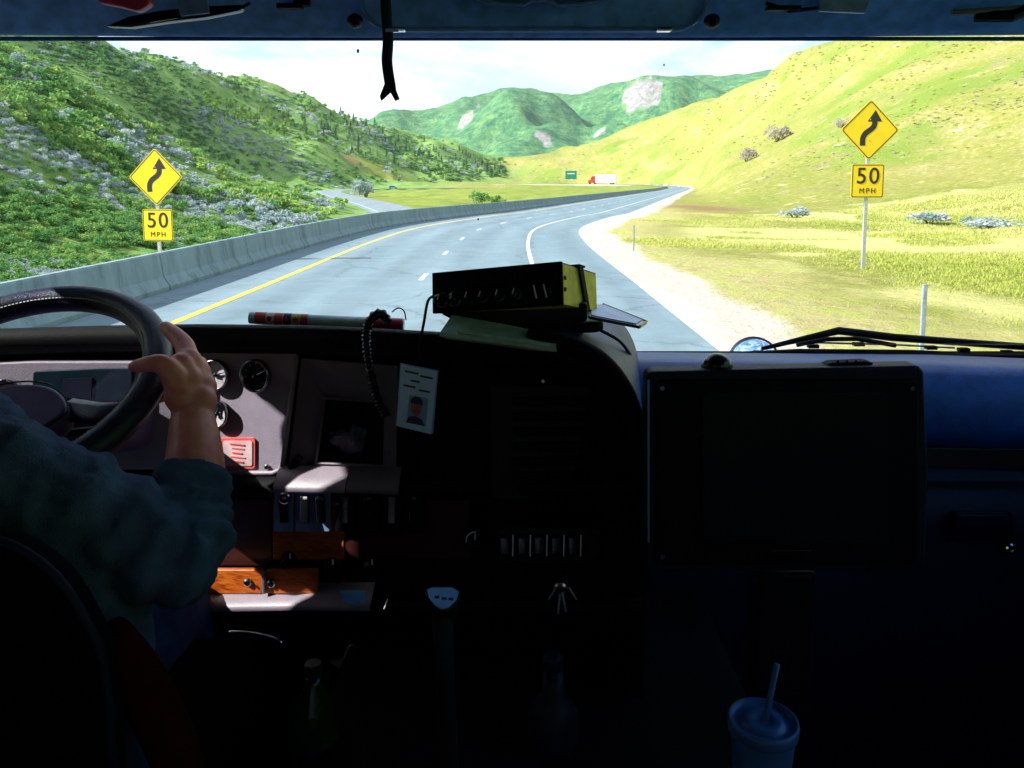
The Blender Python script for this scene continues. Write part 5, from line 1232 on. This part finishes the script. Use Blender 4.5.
# ------------------------------------------------------------------ instrument cluster left of the wheel
cl = thing('instrument_cluster', I(70, 400, 1.47), 'grey instrument cluster with dark display seen through the steering wheel', 'instrument cluster')
bw(px_plate([(-60, 366), (30, 362), (196, 362), (196, 470), (-60, 470)], 1.472, .03), 'panel', M['greypanel'], cl, bevel=.003)
ds = bw(px_plate([(33, 372), (100, 369), (132, 369), (132, 401), (31, 401)], 1.462, .02), 'display', M['lcd'], cl, bevel=.002)
bw(px_plate([(63, 379), (92, 377.5), (91, 398), (62, 398)], 1.4605, .004), 'screen', M['bluedark'], ds)
for cx, cy_, rr_ in ((8, 397, 18), (128, 420, 16), (-40, 400, 18)):
    c = I(cx, cy_, 1.462); R = rr_ * 1.462 * K / FPX
    gg = bw(MB().lathe(c, (0, -1, 0), [(R, 0), (R, .004)], 28), 'gauge', M['dialwhite'], cl)
    bw(MB().lathe(c, (0, -1, 0), [(R, 0), (R * 1.12, 0), (R * 1.12, .014), (R, .016), (R * .95, .005)], 28, False, False), 'bezel', M['chrome'], gg, smooth=True)
    bw(MB().tube([c + Vector((0, -.007, 0)), c + Vector((R * .5, -.007, R * .5))], [.002, .0008], 6), 'needle', M['ink'], gg)

# ------------------------------------------------------------------ steering wheel
WC = I(14, 386, 1.18); RW = .232; TH = math.radians(32)
e1 = Vector((1, 0, 0)); e2 = Vector((0, math.cos(TH), math.sin(TH))); wn = Vector((0, -math.sin(TH), math.cos(TH)))
def WP(a, r=RW, n=0.0): return WC + (e1 * math.cos(a) + e2 * math.sin(a)) * r + wn * n
sw = thing('steering_wheel', WC, 'large dark leather steering wheel with white stitching held by the driver', 'steering wheel')
bw(MB().tube([WP(2 * PI * k / 72) for k in range(72)], .0255, 16, closed=True), 'rim', M['leather'], sw, smooth=True)
mb = MB()
for k in range(210):
    a = 2 * PI * k / 210; r = RW - .019
    mb.tube([WP(a - .010, r, .0178), WP(a + .008, r, .0178)], .0012, 4)
o = bw(mb, 'stitching', M['stitch'], sw)
hub = []
for k in range(28):
    a = 2 * PI * k / 28; hub.append(WC + e1 * (.01 + .10 * math.cos(a) * (1 - .1 * abs(math.sin(2 * a)))) + e2 * (.070 * math.sin(a) - .05) - wn * .055)
bw(MB().prism(hub, wn * .045), 'hub_pad', M['hubgrey'], sw, bevel=.012, seg=3)
bw(MB().tube([hub[k] + wn * .0458 for k in range(28)] , .0015, 5, closed=True), 'hub_seam', M['black'], sw)
for a in (math.radians(-14), math.radians(194), math.radians(-62), math.radians(242)):
    bw(MB().tube([WP(a, .09, -.035), WP(a, .15, -.028), WP(a, RW - .012, -.004)], [.026, .024, .020], 10, flat=.42, up=wn.cross(e1 * math.cos(a) + e2 * math.sin(a))), 'spoke', M['leather'], sw, smooth=True)
bw(MB().tube([WC - wn * .05, WC - wn * .16, WC - wn * .19], [.045, .026, .022], 18), 'steering_column', M['black'], sw, smooth=True)
bw(MB().box((WC.x + .0, WC.y + .235, WC.z - .149), (.18, .22, .095), Euler((math.radians(-14), 0, 0)).to_matrix()), 'column_shroud', M['hubgrey'], sw, bevel=.03, seg=4)
bw(MB().tube([WC - wn * .13, WC - wn * .11 + e1 * .12, WC - wn * .09 + e1 * .17 + e2 * .01], [.008, .007, .010], 10), 'stalk', M['black'], sw)

# ------------------------------------------------------------------ seat
sX = WC.x
se = thing('driver_seat', (sX, .9, ZF), 'dark cloth driver seat with rounded backrest in the lower left corner', 'seat')
def seat_px(px, py, d): return I(px, py, d)
bkx = sX; sh = I(96, 560, .80)
outl = []
hw = abs(I(101, 600, .80).x - sX)
ztop = I(20, 527, .80).z; zbot = EYE - .98
pts_ = [(-hw, zbot), (-hw, ztop - .22), (-hw * .94, ztop - .12), (-hw * .80, ztop - .045), (-hw * .55, ztop - .008), (0, ztop), (hw * .55, ztop - .008), (hw * .80, ztop - .045), (hw * .94, ztop - .12), (hw, ztop - .22), (hw, zbot)]
pp = catmull([(x, 0, z) for x, z in pts_], 4)
yb = .80 * K
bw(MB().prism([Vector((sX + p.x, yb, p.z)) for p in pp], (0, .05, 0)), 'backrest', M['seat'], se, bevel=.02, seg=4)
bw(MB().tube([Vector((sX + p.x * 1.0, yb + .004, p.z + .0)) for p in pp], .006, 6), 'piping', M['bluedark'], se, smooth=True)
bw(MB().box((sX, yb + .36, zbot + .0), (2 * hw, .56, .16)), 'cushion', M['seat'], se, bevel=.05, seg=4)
bw(MB().box((sX, yb + .3, (zbot + ZF) / 2 - .04), (.36, .40, zbot - ZF - .06)), 'pedestal', M['black'], se, bevel=.02)
arm_ = catmull([I(112, 632, .86), I(128, 660, .88), I(150, 700, .90), I(172, 745, .91), I(190, 800, .92)], 5)
bw(MB().tube(arm_, [.018 + .012 * min(1, k / 8) for k in range(len(arm_))], 12, flat=1.3), 'side_bolster', M['redcloth'], se, smooth=True)
bw(MB().sphere((sX, yb + .02, ztop + .02), (.14, .05, .10)), 'headrest_base', M['seat'], se, smooth=True) if False else None

# ------------------------------------------------------------------ driver
def remeshed(mb, name, mat, parent, vox, smooth=6, org=None):
    me = mb.mesh(name + '_raw'); o = bpy.data.objects.new('tmp', me); COL.objects.link(o)
    m1 = o.modifiers.new('r', 'REMESH'); m1.mode = 'VOXEL'; m1.voxel_size = vox; m1.use_smooth_shade = True
    m2 = o.modifiers.new('s', 'SMOOTH'); m2.factor = .5; m2.iterations = smooth
    dg = bpy.context.evaluated_depsgraph_get(); dg.update()
    me2 = bpy.data.meshes.new_from_object(o.evaluated_get(dg)); bpy.data.objects.remove(o); me2.name = name
    me2.transform(Matrix.Translation(-parent.location)) if parent else None
    me2.materials.clear(); me2.materials.append(mat); me2.polygons.foreach_set('use_smooth', [True] * len(me2.polygons))
    o = bpy.data.objects.new(name, me2); COL.objects.link(o); o.parent = parent; return o
def limb(mb, pts, rs, n=14, flat=1.0, up=None, sub=6):
    c = catmull(pts, sub); rr = []
    for i in range(len(pts) - 1): rr += [rs[i] + (rs[i + 1] - rs[i]) * k / sub for k in range(sub)]
    rr.append(rs[-1]); mb.tube(c, rr, n, flat=flat, up=up)
    mb.sphere(c[0], rs[0] * .98, n, 8); mb.sphere(c[-1], rs[-1] * .98, n, 8)
hipz = zbot + .17
PELV = Vector((sX, yb + .25, hipz)); CHEST = Vector((sX, yb + .20, hipz + .36)); NECK = Vector((sX, yb + .20, hipz + .56))
SR = I(-8, 476, .93); SHZ = SR.z; NECK.z = SHZ + .10; CHEST.z = SHZ - .12
SL = Vector((2 * sX - SR.x, SR.y, SR.z))
EL_ = I(178, 556, .985); F1 = I(194, 470, 1.075); WR = I(192, 416, 1.135)
dr = thing('person', (sX, yb + .25, zbot + .08), 'driver in dark teal shirt, right hand gripping the steering wheel', 'person')
body = MB()
HEAD = Vector((sX - .02, NECK.y + .05, NECK.z + .17))
# trunk, neck, head
for a, b_ in ((PELV, .155), (PELV + Vector((0, 0, .16)), .14), (CHEST, .155), (CHEST + Vector((0, 0, .08)), .14)): body.sphere(a, (b_ * 1.12, b_ * .74, b_ * 1.05), 20, 12)
limb(body, [NECK + Vector((0, 0, -.06)), NECK + Vector((0, .02, .06))], [.062, .056])
body.sphere(HEAD, (.076, .098, .118), 22, 14); body.sphere(HEAD + Vector((0, .03, -.065)), (.058, .065, .055), 16, 10)
body.sphere(HEAD + Vector((0, .105, -.012)), (.014, .022, .022), 10, 7)
for q in (-1, 1):
    body.sphere(HEAD + Vector((q * .077, -.005, -.01)), (.012, .022, .034), 10, 7)
    body.sphere(HEAD + Vector((q * .031, .083, .012)), (.014, .012, .010), 10, 7)
body.sphere(HEAD + Vector((0, .088, -.055)), (.026, .012, .007), 10, 6); body.sphere(HEAD + Vector((0, .088, -.068)), (.022, .011, .007), 10, 6)
# right arm
limb(body, [SR, SR.lerp(EL_, .5) + Vector((.01, -.0, -.01)), EL_], [.062, .052, .045])
limb(body, [EL_, F1, WR], [.047, .0475, .034])
# hand: the palm wraps the outside of the rim, thumb laid over it, fingers behind
K1 = I(187, 354, 1.180); K2 = I(199, 365, 1.195); K3 = I(205, 380, 1.200); K4 = I(207, 396, 1.190)
for kk, r in ((K1, .0165), (K2, .0165), (K3, .0155), (K4, .0145)):
    limb(body, [WR + (kk - WR) * .02, WR.lerp(kk, .5) + Vector((.0, -.004, 0)), kk], [.028, .021, r], 10)
limb(body, [WR, I(184, 396, 1.14), I(179, 381, 1.15), I(184, 366, 1.165)], [.029, .026, .021, .017], 10)
limb(body, [I(194, 384, 1.16), I(192, 370, 1.17)], [.028, .025], 10)
for x_, y_, d_, r_ in ((181, 366, 1.150, .023), (188, 362, 1.168, .024), (196, 374, 1.175, .026), (201, 388, 1.165, .027), (186, 380, 1.148, .028), (182, 396, 1.135, .029), (199, 402, 1.145, .030)): body.sphere(I(x_, y_, d_), r_, 14, 9)
limb(body, [K1, I(184, 345, 1.20), I(175, 335, 1.222), I(165.5, 327, 1.243)], [.0185, .0172, .0150, .0118], 10)        # index
limb(body, [I(181, 394, 1.142), I(174, 376, 1.128), I(162, 364, 1.122), I(148, 364, 1.127), I(134, 366.5, 1.135)], [.025, .0215, .0165, .0140, .0105], 10)      # thumb
for kk, dy in ((K2, 0), (K3, 10), (K4, 19)):                                                            # curled behind the rim
    limb(body, [kk, I(184, 368 + dy, 1.268), I(164, 376 + dy, 1.280), I(146, 382 + dy, 1.252), I(143, 386 + dy, 1.215)], [.0155, .0140, .0128, .0118, .0098], 10)
# left arm to the other side of the wheel
WL = WP(math.radians(168), RW + .05, .02); EL2 = Vector((SL.x - .02, (SL.y + WL.y) / 2 - .05, SHZ - .26))
limb(body, [SL, SL.lerp(EL2, .5), EL2], [.062, .052, .045]); limb(body, [EL2, EL2.lerp(WL, .45), WL], [.045, .043, .0275])
for k in range(4):
    a = math.radians(158 + 6 * k); limb(body, [WL, WP(a, RW + .045, .012), WP(a, RW + .030, -.018), WP(a, RW, -.034), WP(a, RW - .028, -.022)], [.024, .0135, .0118, .0108, .009], 10)
limb(body, [WL, WP(math.radians(156), RW + .03, .035), WP(math.radians(150), RW - .005, .034), WP(math.radians(148), RW - .035, .03)], [.022, .016, .0125, .009], 10)
# legs
for q in (-1, 1):
    hp = PELV + Vector((q * .10, .02, -.05)); kn = PELV + Vector((q * .15, .42, .02 if q < 0 else -.07)); an = Vector((kn.x, kn.y + .18, ZF + .10))
    limb(body, [hp, hp.lerp(kn, .5), kn], [.085, .075, .058]); limb(body, [kn, kn.lerp(an, .4), an], [.058, .055, .038])
    limb(body, [an + Vector((0, -.04, -.04)), an + Vector((0, .17, -.055))], [.042, .035])
bo_ = remeshed(body, 'body', M['skin'], dr, .0038, 7)
for p_, q_ in ((I(132.5, 365.0, 1.130), I(143, 362.3, 1.126)),):
    ax_ = (q_ - p_).normalized(); mb = MB(); mb.sphere(p_.lerp(q_, .25), (.0085, .0060, .0050), 12, 8, ax_.to_track_quat('X', 'Z').to_matrix()); bw(mb, 'fingernail', M['nail'], dr, smooth=True)
# shirt: same trunk and sleeves, a little larger, with creases
sh_ = MB()
for a, b_ in ((PELV + Vector((0, 0, .05)), .165), (PELV + Vector((0, 0, .17)), .156), (CHEST, .170), (CHEST + Vector((0, 0, .09)), .155)): sh_.sphere(a, (b_ * 1.14, b_ * .80, b_ * 1.06), 22, 14)
limb(sh_, [SL + Vector((0, 0, -.01)), CHEST + Vector((0, 0, .13)), SR + Vector((0, 0, -.01))], [.075, .085, .075])
CUFF = EL_.lerp(F1, .93)
def sleeve(S_, E_, C_):
    a = catmull([S_, S_.lerp(E_, .5) + Vector((0, 0, .004)), E_, E_.lerp(C_, .5), C_], 14); rr = []
    for k in range(len(a)):
        t = k / (len(a) - 1); r = np.interp(t, [0, .25, .5, .62, 1], [.083, .075, .069, .064, .058])
        r += .0050 * math.sin(k * 1.15 + .6 * math.sin(k * .7)) * np.interp(t, [0, .25, .5, .8, 1], [.3, .8, 1.5, 1.2, .2]); rr.append(r)
    sh_.tube(a, rr, 18); sh_.sphere(a[0], .08, 16, 10)
limb(sh_, [I(30, 520, .96), I(58, 590, .965), I(62, 690, .965), I(58, 820, .97)], [.12, .122, .118, .125], 18)
sleeve(SR, EL_, CUFF); sleeve(SL, EL2, EL2.lerp(WL, .35))
so = remeshed(sh_, 'shirt', M['shirt'], dr, .006, 2)
tex = bpy.data.textures.new('creases', 'CLOUDS'); tex.noise_scale = .045; tex.noise_depth = 3
md = so.modifiers.new('creases', 'DISPLACE'); md.texture = tex; md.strength = .024; md.mid_level = .5; md.texture_coords = 'GLOBAL'
bw(MB().tube([CUFF + (EL_ - CUFF).normalized() * .004, CUFF + (EL_ - CUFF).normalized() * .020], .0590, 24, up=(1, 0, 0)), 'cuff', M['shirt'], so, smooth=True)
tr = MB()
tr.sphere(PELV, (.185, .135, .15), 20, 12)
for q in (-1, 1):
    hp = PELV + Vector((q * .10, .02, -.05)); kn = PELV + Vector((q * .15, .42, .02 if q < 0 else -.07)); an = Vector((kn.x, kn.y + .18, ZF + .10))
    limb(tr, [hp, hp.lerp(kn, .5), kn], [.105, .093, .074]); limb(tr, [kn, kn.lerp(an, .4), an], [.074, .07, .06])
remeshed(tr, 'trousers', M['jeans'], dr, .008, 4)
hr = MB(); hr.sphere(HEAD + Vector((0, -.018, .022)), (.084, .098, .112), 22, 14); remeshed(hr, 'hair', M['hair'], dr, .006, 2)

# ------------------------------------------------------------------ low things: gear lever, bottle, keys, cup
gs = thing('gear_lever', I(440, 700, 1.02), 'gear lever with fan-shaped blue shift knob in front of the console', 'gear lever')
kn_ = bw(MB().prism([I(x, y, d) for x, y, d in ((424, 588, 1.0), (431, 585.5, 1.02), (452, 585.5, 1.02), (462, 590, 1.0), (458, 603, .985), (449, 611, .975), (441, 613, .972), (433, 608, .975), (426, 598, .985))], (0, .03, -.035)), 'knob', M['black'], gs, bevel=.006)
pl_ = [(427, 589.5, .995), (432, 587.5, 1.008), (452, 587.5, 1.008), (459, 591.5, .993), (455.5, 601, .980), (448, 608, .972), (441, 609.5, .970), (434.5, 605, .972), (429, 598, .98)]
bw(MB().prism([I(x, y, d - .006) for x, y, d in pl_], (0, .006, -.004)), 'knob_plate', M['knobblue'], gs, bevel=.001)
mb = MB()
for x, y in ((437, 597), (444, 598.5), (451, 599)): mb.box(I(x, y, .972), (.007, .002, .0035)); 
bw(mb, 'shift_pattern', M['ink'], gs)
bw(MB().tube([I(442, 608, 1.0), I(446, 690, 1.02), I(452, 800, 1.05), I(455, 900, 1.08)], [.016, .014, .014, .02], 12), 'stick', M['rubber'], gs, smooth=True)
ky = thing('key_ring', I(562, 600, 1.17), 'bunch of small metal keys hanging from the ignition on the console', 'keys')
bw(MB().lathe(I(560, 588, 1.20), (0, -1, 0), [(.014, 0), (.014, .008), (.010, .010)], 16), 'ignition_lock', M['darkchrome'], ky)
for k, (x0, y0, x1, y1) in enumerate(((556, 590, 549, 600), (562, 592, 566, 612), (568, 588, 576, 600), (560, 594, 558, 614))):
    bw(MB().tube([I(x0, y0, 1.185), I(x1, y1, 1.18)], [.004, .0025], 6, flat=.4), 'key', M['darkchrome'], ky)
bt = thing('green_bottle', I(312, 720, 1.1), 'green plastic drink bottle standing low in the dark under the dash', 'bottle')
bb = I(316, 760, 1.12)
bw(MB().lathe(bb + Vector((0, 0, -.06)), (0, 0, 1), [(.034, 0), (.036, .01), (.036, .13), (.030, .165), (.014, .20), (.013, .215)], 22), 'bottle_body', M['greenbottle'], bt, smooth=True)
bw(MB().lathe(bb + Vector((0, 0, .156)), (0, 0, 1), [(.015, 0), (.015, .018), (.013, .020)], 18), 'cap', M['greenbottle'], bt)
bw(MB().lathe(bb + Vector((0, 0, -.03)), (0, 0, 1), [(.0366, 0), (.0366, .07)], 22, False, False), 'label_band', M['bluedark'], bt)
wb = thing('water_bottle', I(552, 720, 1.1), 'dim blue-grey bottle with lever cap standing under the key ring', 'bottle')
bb = I(553, 740, 1.12)
bw(MB().lathe(bb + Vector((0, 0, -.08)), (0, 0, 1), [(.040, 0), (.042, .01), (.042, .13), (.030, .15), (.020, .165), (.017, .21)], 22), 'bottle_body', M['dimblue'], wb, smooth=True)
bw(MB().lathe(bb + Vector((0, 0, .13)), (0, 0, 1), [(.018, 0), (.018, .02), (.010, .026)], 18), 'cap', M['bluedark'], wb)
cp_ = thing('drink_cup', I(763, 790, .92), 'blue-lit disposable drink cup with lid and straw at the bottom right', 'cup')
cc_ = I(763, 722, .92); R = 36.5 * .92 * K / FPX
bw(MB().lathe(cc_ + Vector((0, 0, -.155)), (0, 0, 1), [(R * .66, 0), (R * .68, .004), (R * .93, .145), (R * .95, .15)], 32), 'cup_body', M['cup'], cp_, smooth=True)
ldp = [(R * .95, -.014), (R * 1.0, -.012), (R * 1.02, 0), (R * 1.0, .005), (R * .94, .006), (R * .90, -.001), (R * .62, -.001), (R * .58, .004), (R * .30, .004), (R * .26, .001), (.002, .001)]
bw(MB().lathe(cc_, (0, 0, 1), ldp, 36, False, True), 'lid', M['cup'], cp_, smooth=True)
bw(MB().tube([cc_ + Vector((-.003, 0, -.04)), I(777, 664, .93)], .0042, 10), 'straw', M['cup'], cp_, smooth=True)
bw(MB().box((cc_.x, cc_.y + .0, cc_.z - .235), (.14, .16, .12)), 'cup_holder', M['black'], cp_, bevel=.01)
# dark centre console carrying gear lever, bottles and cup
cnx = thing('centre_console', (.0, 1.2, ZF), 'black low centre console floor hump between the seats', 'console')
bw(MB().box((.05, 1.35, (ZF + EYE - .90) / 2 - .02), (.80, 1.0, EYE - .94 - ZF)), 'hump', M['cabtrim'], cnx, bevel=.04)
# ------------------------------------------------------------------ camera and render
cd = bpy.data.cameras.new('camera'); co = bpy.data.objects.new('camera', cd); COL.objects.link(co)
co.location = (0, 0, EYE); co.rotation_euler = (PI / 2 - PITCH, 0, 0)
cd.sensor_width = 36; cd.lens = 36 * FPX / 1024; cd.shift_y = -(384 - CY) / 1024
cd.clip_start = .02; cd.clip_end = 9000
scn.camera = co
scn.view_settings.view_transform = 'Standard'; scn.view_settings.look = 'None'; scn.view_settings.gamma = 1; scn.view_settings.exposure = 1.28
scn.render.engine = 'CYCLES'; cy = scn.cycles
cy.use_denoising = True; cy.denoiser = 'OPENIMAGEDENOISE'
cy.max_bounces = 8; cy.volume_bounces = 0; cy.volume_step_rate = 4; cy.transparent_max_bounces = 12; cy.diffuse_bounces = 4; cy.sample_clamp_indirect = 6; cy.caustics_reflective = False; cy.caustics_refractive = False
